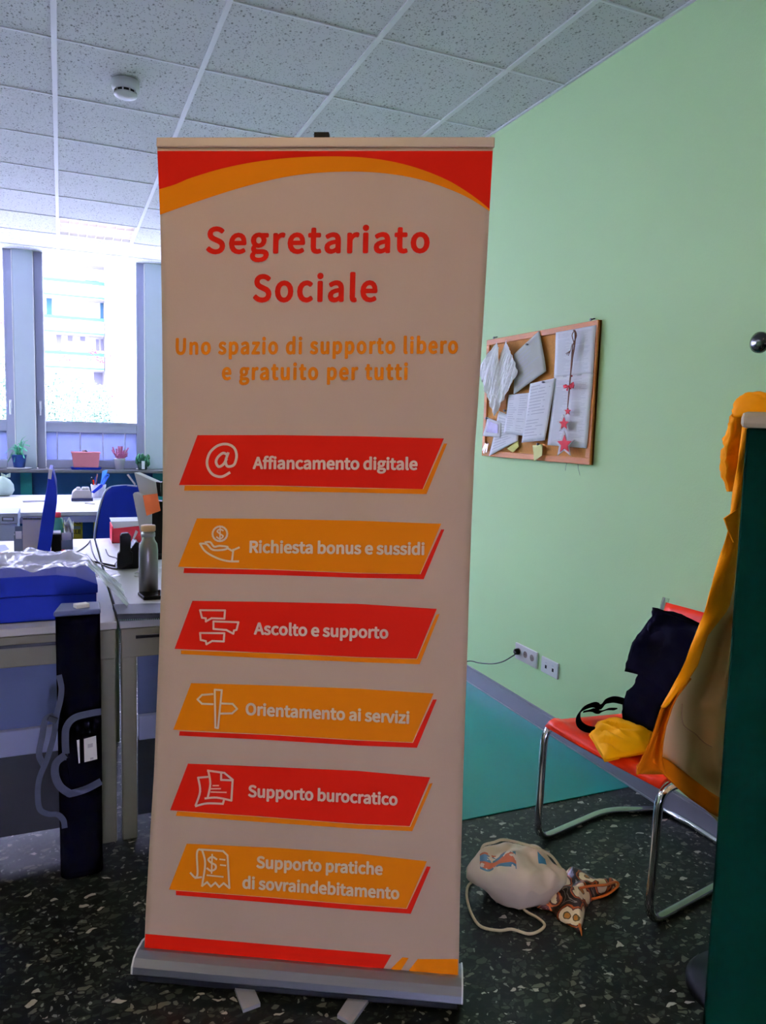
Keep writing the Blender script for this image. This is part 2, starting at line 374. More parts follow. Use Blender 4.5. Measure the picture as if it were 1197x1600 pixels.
# ------------------------------------------------------------ outside: block of flats, tree
FY = 55.0
M_fac = mat('pale_render', (58, 57, 55), .9, var=.05, vscale=.5); M_cy = mat('cyan_paint', (2, 13, 18), .9, var=.1, spec=.05); M_shut = mat('grey_shutter', (18, 18, 21), .9, spec=.05)
def fx(x, y): return onY(x, y, FY)
blk = thing('apartment_building', 'pale block of flats with balconies seen through the window', 'building', (3, FY+2, -10))
box('wall', M_fac, -22, 30, FY+1.5, FY+9, -10, 22, blk)
p1, p2 = fx(164, 500), fx(198, 500)
box('stair_tower', M_fac, p1.x, p2.x, FY-.6, FY+1.5, -10, 22, blk)
p3 = fx(197, 500).x
box('side_wing', M_fac, p3, 16, FY-1.2, FY+1.5, -10, 22, blk)
for yc in (514, 570, 456, 400):
    a = fx(60, yc); b_ = fx(163, yc)
    for xa, xb in ((a.x-.8, b_.x), (a.x-10, a.x-2.2)):
        s_ = box('balcony', M_fac, xa, xb, FY, FY+1.5, a.z-.15, a.z+.9, blk)
        box('balcony_rail', M_cy, xa, xb, FY-.08, FY, a.z+.78, a.z+.98, s_)
        box('balcony_edge', M_cy, xa, xb, FY-.05, FY, a.z-.12, a.z+.0, s_)
for (x0, y0, x1, y1, mm) in ((72, 461, 81, 497, M_cy), (158, 463, 163, 503, M_cy), (134, 432, 156, 449, M_cy), (151, 527, 156, 545, M_shut), (159, 527, 163, 545, M_shut), (148, 580, 162, 600, M_shut), (106, 520, 114, 530, M_shut), (126, 520, 134, 530, M_shut),
                         (88, 520, 96, 545, M_shut)):
    a, c = fx(x0, y0), fx(x1, y1); w_ = box('window', mm, a.x, c.x, FY+1.4, FY+1.5, c.z, a.z, blk)
for (x0, y0, x1, y1) in ((198, 431, 209, 447), (198, 487, 210, 512), (198, 545, 210, 591), (198, 601, 210, 645)):
    a, c = fx(x0, y0), fx(x1, y1); sh = box('shutter', M_shut, a.x, c.x+1.2, FY-1.25, FY-1.2, c.z, a.z, blk)
# flowers on the balconies
for n, (x, y) in enumerate(((145, 549), (151, 561), (172, 553), (160, 563), (101, 560), (137, 562), (163, 615), (168, 617), (3, 502))):
    c = fx(x, y); c = Vector((0, 0, CAMZ))+(c-Vector((0, 0, CAMZ)))*((FY-1.9-.5*n)/FY)
    m = MB()
    for q in range(14):
        d = c+Vector((random.uniform(-.3, .3), random.uniform(-.12, .12), random.uniform(-.16, .16))); m.lathe(d, [(.01, -.05), (.07, 0), (.01, .05)], 5)
    (m.build('flower_box', mat('pink_flowers', (34, 6, 15), .9, spec=.05) if n != 5 else mat('far_green_plant', (10, 40, 24), .9, spec=.05), blk))
def tree(c, rx, rz, n, label, seed):
    random.seed(seed)
    t = thing('tree', label, 'tree', (c[0], c[1], -10))
    MB().tube([(c[0], c[1], -10), (c[0]+.1, c[1], c[2]-.2)], [.22, .1], 8).build('trunk', mat('bark', (80, 70, 60), .9), t)
    m = MB()
    for q in range(n):
        a = random.random()*6.283; ph = math.acos(2*random.random()-1); rr = random.random()**.4
        p = Vector((c[0]+rx*rr*math.sin(ph)*math.cos(a), c[1]+rx*.6*rr*math.sin(ph)*math.sin(a), c[2]+rz*rr*math.cos(ph)))
        d = Vector([random.gauss(0, 1) for _ in range(3)]).normalized(); e = d.orthogonal().normalized(); s = random.uniform(.05, .11)
        m.add([p-d*s, p+e*s*.6, p+d*s, p-e*s*.6], [(0, 1, 2, 3)])
    o = link('foliage', m.mesh('foliage', False), mat('tree_leaf', (8, 18, 9), .9, var=.4, vscale=3, spec=.05), t); o['kind'] = 'stuff'
c = onY(115, 660, 38); tree((c.x-.3, 38, c.z-.4), 2.6, 2.7, 5200, 'leafy green tree below the balconies, centre of the tall window', 3)
c = onY(2, 670, 36); tree((c.x, 36, c.z), 1.5, 3.4, 2500, 'leafy green tree at the left edge, outside the left window', 4)
c = onY(160, 640, 44); tree((c.x, 44, c.z-.5), .6, 1.9, 1200, 'slim pale tree before the stair tower outside', 5)
gr = box('ground', mat('courtyard', (34, 36, 33), .9), -400, 400, YW+1, 900, -10.3, -10); tag(gr, kind='structure')

# ------------------------------------------------------------ roll-up banner
def homog(src, dst):
    A = []; B = []
    for (x, y), (u, v) in zip(src, dst):
        A += [[x, y, 1, 0, 0, 0, -u*x, -u*y], [0, 0, 0, x, y, 1, -v*x, -v*y]]; B += [u, v]
    return np.append(np.linalg.solve(np.array(A, float), np.array(B, float)), 1).reshape(3, 3)
BW, BH = .80, 2.012
HB = homog([(248, 208), (770, 218), (226, 1484), (719.5, 1535)], [(0, BH), (BW, BH), (0, 0), (BW, 0)])
def buv(x, y): q = HB @ np.array([x, y, 1.]); return q[0]/q[2], q[1]/q[2]
b_yaw, b_lean = .486, .053
bx = Vector((math.cos(b_yaw), -math.sin(b_yaw), 0)); bn = Vector((math.sin(b_yaw), math.cos(b_yaw), 0))
bu = Vector((0, 0, 1))*math.cos(b_lean)+bn*math.sin(b_lean); bf = bx.cross(bu)          # bf points away... checked below
if bf.dot(FW) > 0: bf = -bf
BC = Vector((.561*.9412, 1.783*.9412, .065))
BO = BC - bx*BW/2
def BP(u, v, d=0): return BO+bx*u+bu*v+bf*(d if abs(d) > .003 else d*.5)
ban = thing('rollup_banner', 'tall roll-up banner reading Segretariato Sociale with six red and orange strips', 'banner', (BC.x, BC.y, 0))
LE = [(220, 247), (280, 249.5), (320, 251), (400, 252), (500, 253), (600, 253.5), (700, 253.5), (800, 253), (850, 252), (900, 251), (950, 249), (1000, 247.5), (1100, 243.5), (1200, 240), (1300, 234), (1400, 229), (1455, 227), (1488, 225.5)]
RE = [(228, 769), (320, 764), (400, 760), (500, 754.5), (600, 748.5), (700, 742), (800, 738), (900, 734.5), (1000, 732), (1100, 729), (1200, 726), (1300, 723.5), (1400, 721), (1540, 719)]
def fabric(u, v):
    yl = 209+v*1281; yr = 218+v*1322
    xl = float(np.interp(yl, [a for a, b in LE], [b for a, b in LE])); xr = float(np.interp(yr, [a for a, b in RE], [b for a, b in RE]))
    a, b = buv(xl, yl), buv(xr, yr); e = max(0, .04-u)*.25+max(0, u-.96)*.25
    return BP(a[0]*(1-u)+b[0]*u, a[1]*(1-u)+b[1]*u, -.0003-e*4*(v*(1-v)))
MB().grid(fabric, 50, 60).build('fabric', M_cloth_b, ban, smooth=True, solid=.0004)
def prn(name, pts, m, d=.0008, par=ban):
    """flat printed shape given by photo pixels on the sheet"""
    P = [BP(*buv(x, y), d) for x, y in pts]
    n = len(P); me = bpy.data.meshes.new(name); me.from_pydata([tuple(p) for p in P], [], [tuple(range(n))]); me.update()
    return link(name, me, m, par)
# arcs at the top
topL, topR = (247.5, 220), (768.5, 230)
arc1 = [(250, 280), (275, 273), (300, 263), (350, 249), (400, 240), (450, 235), (500, 233.5), (550, 235), (600, 241), (650, 254), (700, 275), (740, 301), (764, 321)]
arc2 = [(251.5, 320), (290, 307), (330, 294), (370, 282), (410, 272), (450, 264), (490, 259.5), (530, 258), (570, 259), (610, 263), (650, 271), (690, 284), (730, 302), (764, 324)]
def sm2(pts): return [(p.x, p.y) for p in smoothp([(x, y, 0) for x, y in pts], 5)]
def band(name, A, B_, m, d):
    """strip between two pixel curves with equal sample counts"""
    def samp(c, n=60):
        c = np.array(c); s = np.r_[0, np.cumsum(np.hypot(*np.diff(c, axis=0).T))]; t = np.linspace(0, s[-1], n); return np.c_[np.interp(t, s, c[:, 0]), np.interp(t, s, c[:, 1])]
    a, b = samp(A), samp(B_); v = [BP(*buv(*p), d) for p in a]+[BP(*buv(*p), d) for p in b]; n = len(a)
    me = bpy.data.meshes.new(name); me.from_pydata([tuple(p) for p in v], [], [(i, i+1, n+i+1, n+i) for i in range(n-1)]); me.update(); return link(name, me, m, ban)
band('red_band', [topL, topR], sm2(arc1), M_print_red, .0007)
band('orange_arc', sm2(arc1), sm2(arc2), M_print_or, .0009)
# strips
strips = [ # front polygon, back offset colour
 ([(310, 667), (430, 669), (560, 673), (694, 679), (661, 758), (560, 754), (420, 748), (281, 745)], 1),
 ([(309, 798), (430, 801), (560, 806), (690, 813), (657, 892), (560, 888), (420, 880), (279.5, 874)], 0),
 ([(302, 928), (430, 932), (560, 937), (683.5, 947), (652, 1025), (560, 1021), (420, 1012), (274, 1003.5)], 1),
 ([(300, 1058), (430, 1064), (560, 1071), (679, 1080.5), (646, 1157), (560, 1152), (420, 1141), (272, 1131.5)], 0),
 ([(295, 1185.5), (430, 1193), (560, 1201), (674, 1213), (642, 1290), (560, 1285), (420, 1272), (267, 1259)], 1),
 ([(293, 1312.5), (430, 1321), (560, 1332), (669, 1346), (637, 1420), (560, 1413), (420, 1399), (265, 1385)], 0)]
backs = [
 ([(290, 746), (420, 749), (560, 755), (662, 758), (694, 687), (699, 687), (667, 766), (560, 762), (420, 757), (289, 754)]),
 ([(289, 876), (420, 881), (560, 889), (658, 892), (690, 822), (695, 822), (663, 900), (560, 896), (420, 889), (288, 884)]),
 ([(284, 1006), (420, 1013), (560, 1022), (653, 1026), (683, 956), (688, 955), (657, 1034), (560, 1029), (420, 1021), (284, 1012)]),
 ([(282, 1134), (420, 1142), (560, 1153), (647, 1158), (678, 1090), (684, 1090), (653, 1166), (560, 1161), (420, 1150), (281, 1141)]),
 ([(278, 1261), (420, 1273), (560, 1286), (643, 1291), (673, 1223), (678, 1222), (646, 1298), (560, 1293), (420, 1281), (276, 1268)]),
 ([(276, 1387), (420, 1400), (560, 1414), (638, 1421), (669, 1354), (675, 1355), (644, 1429), (560, 1422), (420, 1408), (276, 1394)])]
def strip(P, B, red, lab):
    # fill as quads between top and bottom curves
    s = band('strip', P[:4], P[:3:-1], M_print_red if red else M_print_or, .0012)
    s['label'] = lab
    Q = [BP(*buv(x, y), .0009) for x, y in B]; n = len(Q)
    me = bpy.data.meshes.new('strip_back_print'); me.from_pydata([tuple(p) for p in Q], [], [(0, 1, 8, 9), (1, 2, 7, 8), (2, 3, 6, 7), (3, 4, 5, 6)]); me.update()  # offset print in the other banner colour behind the strip
    link('strip_edge', me, M_print_or if red else M_print_red, s)
    return s
names = ['Affiancamento digitale', 'Richiesta bonus e sussidi', 'Ascolto e supporto', 'Orientamento ai servizi', 'Supporto burocratico', 'Supporto pratiche di sovraindebitamento']
S = [strip(P, B, r, ('red' if r else 'orange')+' strip reading '+nm) for (P, r), B, nm in zip(strips, backs, names)]
try:
    INTER = bpy.data.fonts.load(bpy.utils.system_resource('DATAFILES', path='fonts')+'/Noto Sans CJK Regular.woff2')
except Exception:
    INTER = None
def capheight(f):
    c = bpy.data.curves.new('h', 'FONT'); c.body = 'H'; c.size = 1
    if f: c.font = f
    o = bpy.data.objects.new('t', c); col.objects.link(o); me = bpy.data.meshes.new_from_object(o.evaluated_get(bpy.context.evaluated_depsgraph_get()))
    bpy.data.objects.remove(o); return max(v.co.y for v in me.vertices)
CAPH = {False: capheight(None), True: capheight(INTER)}
def text(s, bl, br, cap, m, off=.012, d=.0016, par=ban, inter=False, name='lettering', spacing=1.0, f3=None):
    """flat lettering: baseline from pixel bl to br, cap height px; mapped on the sheet"""
    c = bpy.data.curves.new(name, 'FONT'); c.body = s; c.size = 1; c.space_character = spacing; c.resolution_u = 4
    if inter and INTER: c.font = INTER
    o = bpy.data.objects.new('t', c); col.objects.link(o); dg = bpy.context.evaluated_depsgraph_get()
    me = bpy.data.meshes.new_from_object(o.evaluated_get(dg)); bpy.data.objects.remove(o)
    co = np.array([v.co[:] for v in me.vertices]); x0, x1 = co[:, 0].min(), co[:, 0].max(); ch = CAPH[bool(inter and INTER)]
    F3 = f3 or (lambda x, y: BP(*buv(x, y), d))
    A, B_ = Vector((*bl, 0)), Vector((*br, 0)); t = (B_-A).normalized()
    for v in me.vertices:
        q = A+(B_-A)*((v.co.x-x0)/(x1-x0)); yy = v.co.y/ch*cap
        v.co = F3(q.x+yy*.02, q.y-yy)
    # embolden: union of coplanar copies shifted round a small circle
    base = [v.co.copy() for v in me.vertices]; polys = [tuple(p.vertices) for p in me.polygons]; bpy.data.meshes.remove(me)
    e = F3(*bl); ex = (F3(bl[0]+1, bl[1])-e); ey = (F3(bl[0], bl[1]-1)-e); rr = off*cap/ch
    mb = MB()
    nrm = bf if f3 is None else Vector((0, -1, 0))
    for k in range(13):
        sh_ = (Vector() if k == 12 else ex*rr*math.cos(k*math.pi/6)+ey*rr*math.sin(k*math.pi/6))+nrm*k*.00003
        mb.add([p+sh_ for p in base], polys)
    o = link(name, mb.mesh(name, False), m, par); return o
text('Segretariato', (325, 381), (669, 386), 39, M_print_red, .012, inter=True, spacing=1.06)
text('Sociale', (398, 458), (588, 461), 40, M_print_red, .012, inter=True, spacing=1.06)
text('Uno spazio di supporto libero', (277, 539), (714, 545), 24, M_print_or, .014, inter=True, spacing=1.08)
text('e gratuito per tutti', (349, 580), (636, 585), 24, M_print_or, .014, inter=True, spacing=1.08)
text('Affiancamento digitale', (397, 721), (652, 727), 17.5, M_print_wh, .014, par=S[0], inter=True)
text('Richiesta bonus e sussidi', (392, 853), (663, 861), 17.5, M_print_wh, .014, par=S[1], inter=True)
text('Ascolto e supporto', (399, 982), (607, 992), 17.5, M_print_wh, .014, par=S[2], inter=True)
text('Orientamento ai servizi', (386, 1109), (640, 1127), 17.5, M_print_wh, .014, par=S[3], inter=True)
text('Supporto burocratico', (390, 1239), (622, 1256), 17.5, M_print_wh, .014, par=S[4], inter=True)
text('Supporto pratiche', (403, 1352), (599, 1366), 17.5, M_print_wh, .014, par=S[5], inter=True)
text('di sovraindebitamento', (381, 1384), (625, 1405), 17.5, M_print_wh, .014, par=S[5], inter=True)
def icon(strokes, par, w=3.6):
    """line icon: pixel polylines -> flat strokes on the sheet"""
    m = MB()
    for st in strokes:
        sw = w
        if isinstance(st, tuple): st, sw = st
        for (a, b) in zip(st[:-1], st[1:]):
            A, B_ = np.array(a, float), np.array(b, float); d_ = B_-A; L_ = max(1e-6, np.hypot(*d_)); d_ /= L_; n = np.array([-d_[1], d_[0]])*sw/2; e = d_*sw*.3
            m.add([BP(*buv(*p), .0018+random.random()*.0001) for p in (A-e+n, B_+e+n, B_+e-n, A-e-n)], [(0, 1, 2, 3)])
    return link('icon', m.mesh('icon', False), M_print_wh, par)
def arc(cx, cy, rx, ry, a0, a1, n=20, rot=0):
    return [(cx+rx*math.cos(math.radians(a0+(a1-a0)*k/n))*math.cos(rot)-ry*math.sin(math.radians(a0+(a1-a0)*k/n))*math.sin(rot), cy+rx*math.cos(math.radians(a0+(a1-a0)*k/n))*math.sin(rot)+ry*math.sin(math.radians(a0+(a1-a0)*k/n))*math.cos(rot)) for k in range(n+1)]
icon([sm2([(360, 727), (348, 733), (335, 730), (327, 720), (325, 708), (330, 694), (342, 684), (356, 682), (367, 688), (371, 700), (368, 713), (362, 717), (356, 716), (354, 708), (358, 696)]), sm2([(357, 699), (350, 696), (342, 702), (339, 710), (343, 717), (350, 714), (355, 706)])], S[0], 4)
icon([arc(345, 823, 11.5, 11.5, 0, 360), (sm2([(350, 818), (345, 816), (341, 819), (345, 823), (350, 827), (345, 831), (340, 828)]), 2.4), ([(345.5, 813), (345, 834)], 2),
      sm2([(314, 838), (324, 839), (334, 848), (352, 848), (357, 844), (345, 842), (336, 843), (330, 836), (322, 836)]), sm2([(314, 838), (322, 850), (338, 860), (356, 866), (374, 867)]), [(357, 846), (364, 850), (375, 845)], [(366, 848), (364, 865)]], S[1], 3)
icon([[(314, 943), (353, 944), (352, 957), (332, 956), (323, 961), (323, 956), (317, 955), (314, 943)], [(335, 961), (374, 963), (371, 975), (367, 976), (366, 981), (355, 975), (335, 973), (335, 961)],
      [(314, 979), (352, 980), (351, 993), (333, 992), (324, 997), (323, 992), (315, 990), (314, 979)]], S[2], 3)
icon([[(337, 1069), (348, 1070), (342, 1130), (338, 1129), (337, 1069)], [(334, 1076), (317, 1077), (310, 1084), (317, 1091), (334, 1092)], [(348, 1091), (365, 1092), (372, 1100), (364, 1107), (346, 1107)]], S[3], 3)
icon([sm2([(327, 1198), (330, 1218), (326, 1240)]), [(326, 1197), (352, 1201), (365, 1212), (363, 1245)], sm2([(322, 1241), (340, 1240), (363, 1245)]), [(347, 1200), (347, 1212), (364, 1213)], [(326, 1207), (311, 1208)],
      sm2([(311, 1208), (314, 1230), (307, 1252)]), sm2([(307, 1253), (325, 1249), (350, 1250)]), [(350, 1249), (352, 1242)], ([(334, 1221), (343, 1221)], 2), ([(331, 1226), (346, 1226)], 2), ([(331, 1231), (355, 1232)], 2)], S[4], 3.2)
icon([sm2([(318, 1325), (322, 1345), (317, 1380)]), sm2([(318, 1324), (312, 1322), (309, 1330), (310, 1360), (306, 1366), (299, 1359)]), [(316, 1322), (350, 1325), (357, 1332), (360, 1384)], [(306, 1367), (316, 1366)],
      [(317, 1380), (325, 1374), (331, 1381), (338, 1375), (344, 1382), (351, 1376), (360, 1384)], sm2([(340, 1338), (333, 1334), (327, 1338), (331, 1343), (338, 1347), (338, 1353), (331, 1356), (325, 1352)]), ([(333, 1330), (332, 1360)], 2.4),
      ([(345, 1338), (353, 1339)], 2.4), ([(346, 1347), (354, 1348)], 2.4), ([(325, 1363), (350, 1366)], 2.4)], S[5], 3)
# bottom bands
prn('red_band', [(228, 1455), (614, 1494), (597, 1523), (226, 1486)], M_print_red)
prn('orange_band', [(631, 1498), (641, 1499), (624, 1526), (605, 1524)], M_print_or)
prn('orange_band', [(655, 1501), (718, 1502), (718, 1537), (633, 1530)], M_print_or)
# top rail, cassette, caps, feet, pole
MB().obox(BP(BW/2, BH+.001, .0), bx*(BW/2+.002), bu*.0115, bf*.006).build('top_rail', mat('silver_rail', (215, 190, 160), .5, .2, var=.04), ban, bevel=.003)
MB().obox(BP(.397, BH+.018, -.004), bx*.018, bu*.007, bf*.008).build('pole_hook', M_black, ban, bevel=.002)
MB().tube([BP(.397, .0, -.06), BP(.397, BH-.01, -.014)], .008, 10).build('support_pole', M_alu, ban, smooth=True)
prof = [(.02, .072), (.042, .064), (.055, .048), (.058, .032), (.052, .026), (-.052, .026), (-.06, .03), (-.06, .04), (-.045, .065), (-.01, .075)]
def cas(u0, u1, sc=1):
    m = MB(); P = []
    for u in (u0, u1):
        for d, z in prof: P.append(Vector((BC.x, BC.y, 0))+bx*(u-BW/2)+bf*(d*sc-.012)+Vector((0, 0, .004+z*sc)))
    n = len(prof); m.add(P, [tuple(range(n)), tuple(range(2*n-1, n-1, -1))]+[(i, i+n, (i+1) % n+n, (i+1) % n) for i in range(n)]); return m
cs = cas(-.012, BW+.006).build('cassette', M_alu, ban)
MB().obox(Vector((BC.x, BC.y, .016))+bx*-.003-bf*.012, bx*(BW/2+.006), bf*.040, Vector((0, 0, .0145))).build('underside_shade', mat('shade_black', (4, 4, 8)), ban, bevel=.006)  # black plate stands in for the shadow beneath the cassette
cas(-.016, -.012, 1.03).build('end_cap', M_grid, ban); cas(BW+.006, BW+.01, 1.03).build('end_cap', M_grid, ban)
def foot(pp):
    P = [onZ(x, y, .0115) for x, y in pp]; MB().plate(P, (0, 0, -.010)).build('foot', mat('foot_grey', (175, 175, 185), .5, .1), ban)
foot([(352, 1505), (378, 1500), (407, 1567), (380, 1577)]); foot([(566, 1525), (602, 1525), (550, 1598), (527, 1585)])

# ------------------------------------------------------------ right side: mat, chair, bags, coat, partition
box('teal_floor_mat', M_teal, .35, XR-.02, 2.262, 3.9, .0005, .0035)
tag(bpy.data.objects['teal_floor_mat'], 'teal sheet of flooring laid on the dark floor behind the chair', 'floor mat')

ch = thing('cantilever_chair', 'red leather chair with bent chrome tube frame standing against the green wall', 'chair', (1.8, 1.8, 0))
YA, YBk = 2.04, 1.55        # far and near side rails
def side(y, xf, xr):
    return [(xr-.02, y, .835), (xr-.13, y, .43), (xf+.01, y, .43), (xf-.0, y, .013), (xr+.02, y, .013)]
LA = fillet([(2.015, YA+.02, .83), (1.955, YA+.015, .62), (1.885, YA+.01, .405), (1.50, YA, .428), (1.492, YA, .012), (1.86, YA+.085, .012), (2.065, YA+.02, .012)], .07, 7)
LB = fillet([(2.015, YBk+.02, .83), (1.955, YBk+.01, .62), (1.885, YBk, .405), (1.545, YBk, .428), (1.537, YBk, .012), (1.93, YBk+.08, .012), (2.075, 1.64, .012)], .07, 7)
MB().tube(LA, .0128, 12).build('side_tube', M_chrome, ch, smooth=True)
MB().tube(LB, .0128, 12).build('side_tube', M_chrome, ch, smooth=True)
MB().tube([(2.06, YA+.03, .012), (2.088, 1.95, .012), (2.088, 1.72, .012), (2.072, 1.63, .012)], .0128, 12).build('rear_bar', M_chrome, ch, smooth=True)
MB().tube([(1.96, YA+.01, .6), (1.96, YBk+.01, .6)], .008, 10).build('cross_bar', M_chrome, ch, smooth=True)
def seatf(u, v):
    y = YA-.004+(YBk-YA+.008)*v; xf = 1.50+.045*v
    x = xf+(1.875-xf)*u; z = .437-.02*u-.010*math.sin(math.pi*v)*(1 if .05 < u else .3)+.006*math.sin(math.pi*min(1, u*6))
    if u < .06: z -= (.06-u)*.3
    return Vector((x, y, z))
MB().grid(seatf, 24, 14).build('seat', M_red, ch, smooth=True, solid=.012)
def backf(u, v):
    y = YA+.016+(YBk-YA)*v; z = .50+.315*u; x = 1.915+.094*u+.018*math.sin(math.pi*v)
    return Vector((x, y, z))
MB().grid(backf, 12, 12).build('backrest', M_red, ch, smooth=True, solid=.010)

def lump(fn, nu, nv, amp, sc, seed, axis=None):
    """grid function with noise displacement along its own normal"""
    def g(u, v):
        p = fn(u, v); e = 1e-3
        a = fn(min(1, u+e), v)-fn(max(0, u-e), v); b = fn(u, min(1, v+e))-fn(u, max(0, v-e)); n = a.cross(b)
        n = n.normalized() if n.length > 1e-12 else Vector((0, 0, 1))
        k = mnoise.fractal(p*sc+Vector((seed, 0, 0)), .6, 2, 4)
        return p+n*k*amp
    return MB().grid(g, nu, nv)

# black bag leaning on the backrest
def pxrows(rows, du=0):
    """rows of ((xl,yl),(xr,yr), depthfn) -> interpolating surface in 3D"""
    def fn(u, v):
        t = v*(len(rows)-1); i = min(int(t), len(rows)-2); t -= i
        a, b = rows[i], rows[i+1]
        l = a[0]*(1-t)+b[0]*t; r = a[1]*(1-t)+b[1]*t
        return l*(1-u)+r*u
    return fn
M_bagb = mat('black_cloth', (7, 7, 10), .85, var=.3, vscale=14, spec=0)
bag = thing('black_bag', 'slouched black cloth bag with a loose strap leaning on the red chair back', 'bag', (1.86, 1.85, .43))
def body(u, v):
    # closed body: u around, v upward
    a = 2*math.pi*u; z = .425+.385*v; x0 = 1.90+.085*v
    wy = .195*(1-.08*v)-.02*math.sin(v*3); th = .068*(1-.45*v)*(1 if v < .97 else .3)
    if v < .08: wy *= .9+v; 
    yc = 1.835-.0*v
    ca, sa = math.cos(a), math.sin(a)
    px_ = x0-.060-.01*(1-v)+th*math.copysign(abs(ca)**.7, ca); py_ = yc+wy*math.copysign(abs(sa)**.7, sa)
    z -= .018*math.sin((py_-1.66)*9)*v
    return Vector((px_, py_, z))
b0 = lump(body, 56, 30, .018, 9, 3)
k = len(b0.v); b0.v.append(Vector((1.945, 1.835, .795))); b0.f += [(30*57+i, 30*57+i+1, k) for i in range(56)]
b0.build('body', M_bagb, bag, smooth=True)
fl = lump(lambda u, v: Vector((1.925-.10*math.sin(v*1.4)+.03*(1-v)-.01, 2.03-.40*u, .80-.215*v+.01*math.sin(u*7))), 24, 16, .016, 8, 9)
fl.build('flap', M_bagb, bag, smooth=True, solid=.006)
st = [(975, 1096), (960, 1093), (948, 1096), (938, 1104), (928, 1101), (912, 1107), (904, 1117), (905, 1130), (915, 1138), (930, 1141)]
P = [Vector((1.84-.012*i, 0, 0)) for i in range(len(st))]
pts = []
for i, (x, y) in enumerate(st):
    Y = 2.0 if i < 4 else (2.0-.012*(i-3)); q = onZ(x, y, [.50, .50, .49, .47, .475, .47, .46, .455, .452, .452][i]); pts.append(q)
MB().ribbon(smoothp(pts, 5), (0.1, -.5, .8), .026, .002).build('strap', M_bagb, bag, smooth=False)
pts = [onZ(x, y, z) for x, y, z in ((962, 1108, .46), (950, 1108, .465), (938, 1112, .46), (925, 1110, .455), (912, 1112, .45))]
MB().ribbon(smoothp(pts, 5), (0.1, -.7, .5), .018, .002).build('strap', M_bagb, bag)
# folded yellow cloth
M_yel = mat('yellow_cloth', (248, 168, 0), .75, var=.10, vscale=12, bump=.2, bscale=120, spec=.1)
yc = thing('folded_yellow_cloth', 'crumpled folded yellow cloth lying on the red chair seat', 'cloth', onZ(970, 1160, .436))
def yl(z0, s, seed, h):
    A = [onZ(920, 1148, z0), onZ(945, 1190, z0), onZ(1012, 1176, z0), onZ(1022, 1142, z0), onZ(962, 1122, z0), onZ(934, 1128, z0)]
    c = sum(A, Vector())/6; A = [c+(a-c)*s for a in A]
    ring = [A[i].lerp(A[(i+1) % 6], k/7) for i in range(6) for k in range(7)]; n = len(ring); m = MB(); K = 14
    V = []
    for k in range(K+1):
        t = k/K
        for i, p in enumerate(ring):
            q = c+(p-c)*t; hz = h*(1-t**7)*(.8+.5*mnoise.noise(q*16+Vector((seed, 0, 0))))+.024*(1-abs(mnoise.noise(Vector((q.x*34+q.y*10, q.y*9, seed))))*2.6)*(1-t**4)*.7
            V.append(Vector((q.x, q.y, z0+max(.001, hz)*1.0+.004*mnoise.noise(q*70)*(t))))
    F = [(k*n+i, k*n+(i+1) % n, (k+1)*n+(i+1) % n, (k+1)*n+i) for k in range(K) for i in range(n)]
    V += [Vector((p.x, p.y, z0-.002)) for p in ring]; b_ = (K+1)*n
    F += [(K*n+i, K*n+(i+1) % n, b_+(i+1) % n, b_+i) for i in range(n)]+[tuple(b_+i for i in range(n))]
    return m.add(V, F)
yl(.438, 1.0, 1, .012).build('cloth_fold', M_yel, yc, smooth=True)
yl(.449, .97, 5, .012).build('cloth_fold', M_yel, yc, smooth=True)
yl(.461, .93, 8, .016).build('cloth_fold', M_yel, yc, smooth=True)

# sockets
M_plate = mat('white_switch_plate', (222, 220, 218), .35, var=.02)
def wp(x, y, d=0): p = onX(x, y, XR-d); return p
def wplate(name, pts, th, m, par=None, d=0, **k):
    return MB().plate([wp(x, y, d) for x, y in pts], (-th, 0, 0)).build(name, m, par, **k)
so = thing('wall_socket', 'white triple power socket on the green wall with a black plug in it', 'socket', wp(823, 1023))
a, b_ = wp(807, 1018), wp(841, 1030); zc = (wp(823, 1023)).z
def yz(x0, x1): return min(x0, x1), max(x0, x1)
y1_, y0_ = wp(807, 1018).y, wp(841, 1030).y
box('plate', M_plate, XR-.009, XR, y0_, y1_, zc-.042, zc+.040, so, bevel=.003)
for k in range(3):
    y = y1_-(k+.62)*(y1_-y0_)/3.3
    MB().lathe((XR-.0085, y, zc+.002), [(.0195, 0), (.0195, .001), (.017, .0012)], 20, (-1, 0, 0)).build('socket_ring', M_plate, so)
    MB().lathe((XR-.0095, y, zc+.002), [(.0165, 0), (.0165, .0012)], 20, (-1, 0, 0)).build('socket_well', mat('socket_grey', (120, 105, 98), .6), so)
    MB().lathe((XR-.0108, y-.005, zc+.002), [(.0022, 0), (.0022, .0008)], 8, (-1, 0, 0)).lathe((XR-.0108, y+.005, zc+.002), [(.0022, 0), (.0022, .0008)], 8, (-1, 0, 0)).build('socket_holes', M_black, so)
pl = thing('plugged_cable', 'black plug and cable running from the triple socket towards the banner', 'cable', (XR-.03, y1_-.6*(y1_-y0_)/3, 0))
yy = y1_-.62*(y1_-y0_)/3.3
MB().lathe((XR-.0125, yy, zc+.002), [(.015, 0), (.016, .006), (.014, .02), (.006, .026)], 16, (-1, 0, 0)).build('plug', M_black, pl, smooth=True)
c0 = Vector((XR-.037, yy, zc+.002))
cpts = [c0, wp(806, 1021, .045), wp(798, 1027, .05), wp(785, 1034, .05), wp(770, 1037, .05), wp(750, 1036, .05), wp(733, 1033, .05), wp(715, 1040, .08), wp(690, 1070, .15)]
MB().tube(smoothp(cpts, 6), .003, 8).build('cable', M_black, pl, smooth=True)
nt_ = thing('network_socket', 'small white network socket plate, right of the power socket', 'socket', wp(860, 1042))
y1_, y0_ = wp(848, 1035).y, wp(874, 1045).y; zc = wp(861, 1043).z
box('plate', M_plate, XR-.009, XR, y0_, y1_, zc-.038, zc+.038, nt_, bevel=.003)
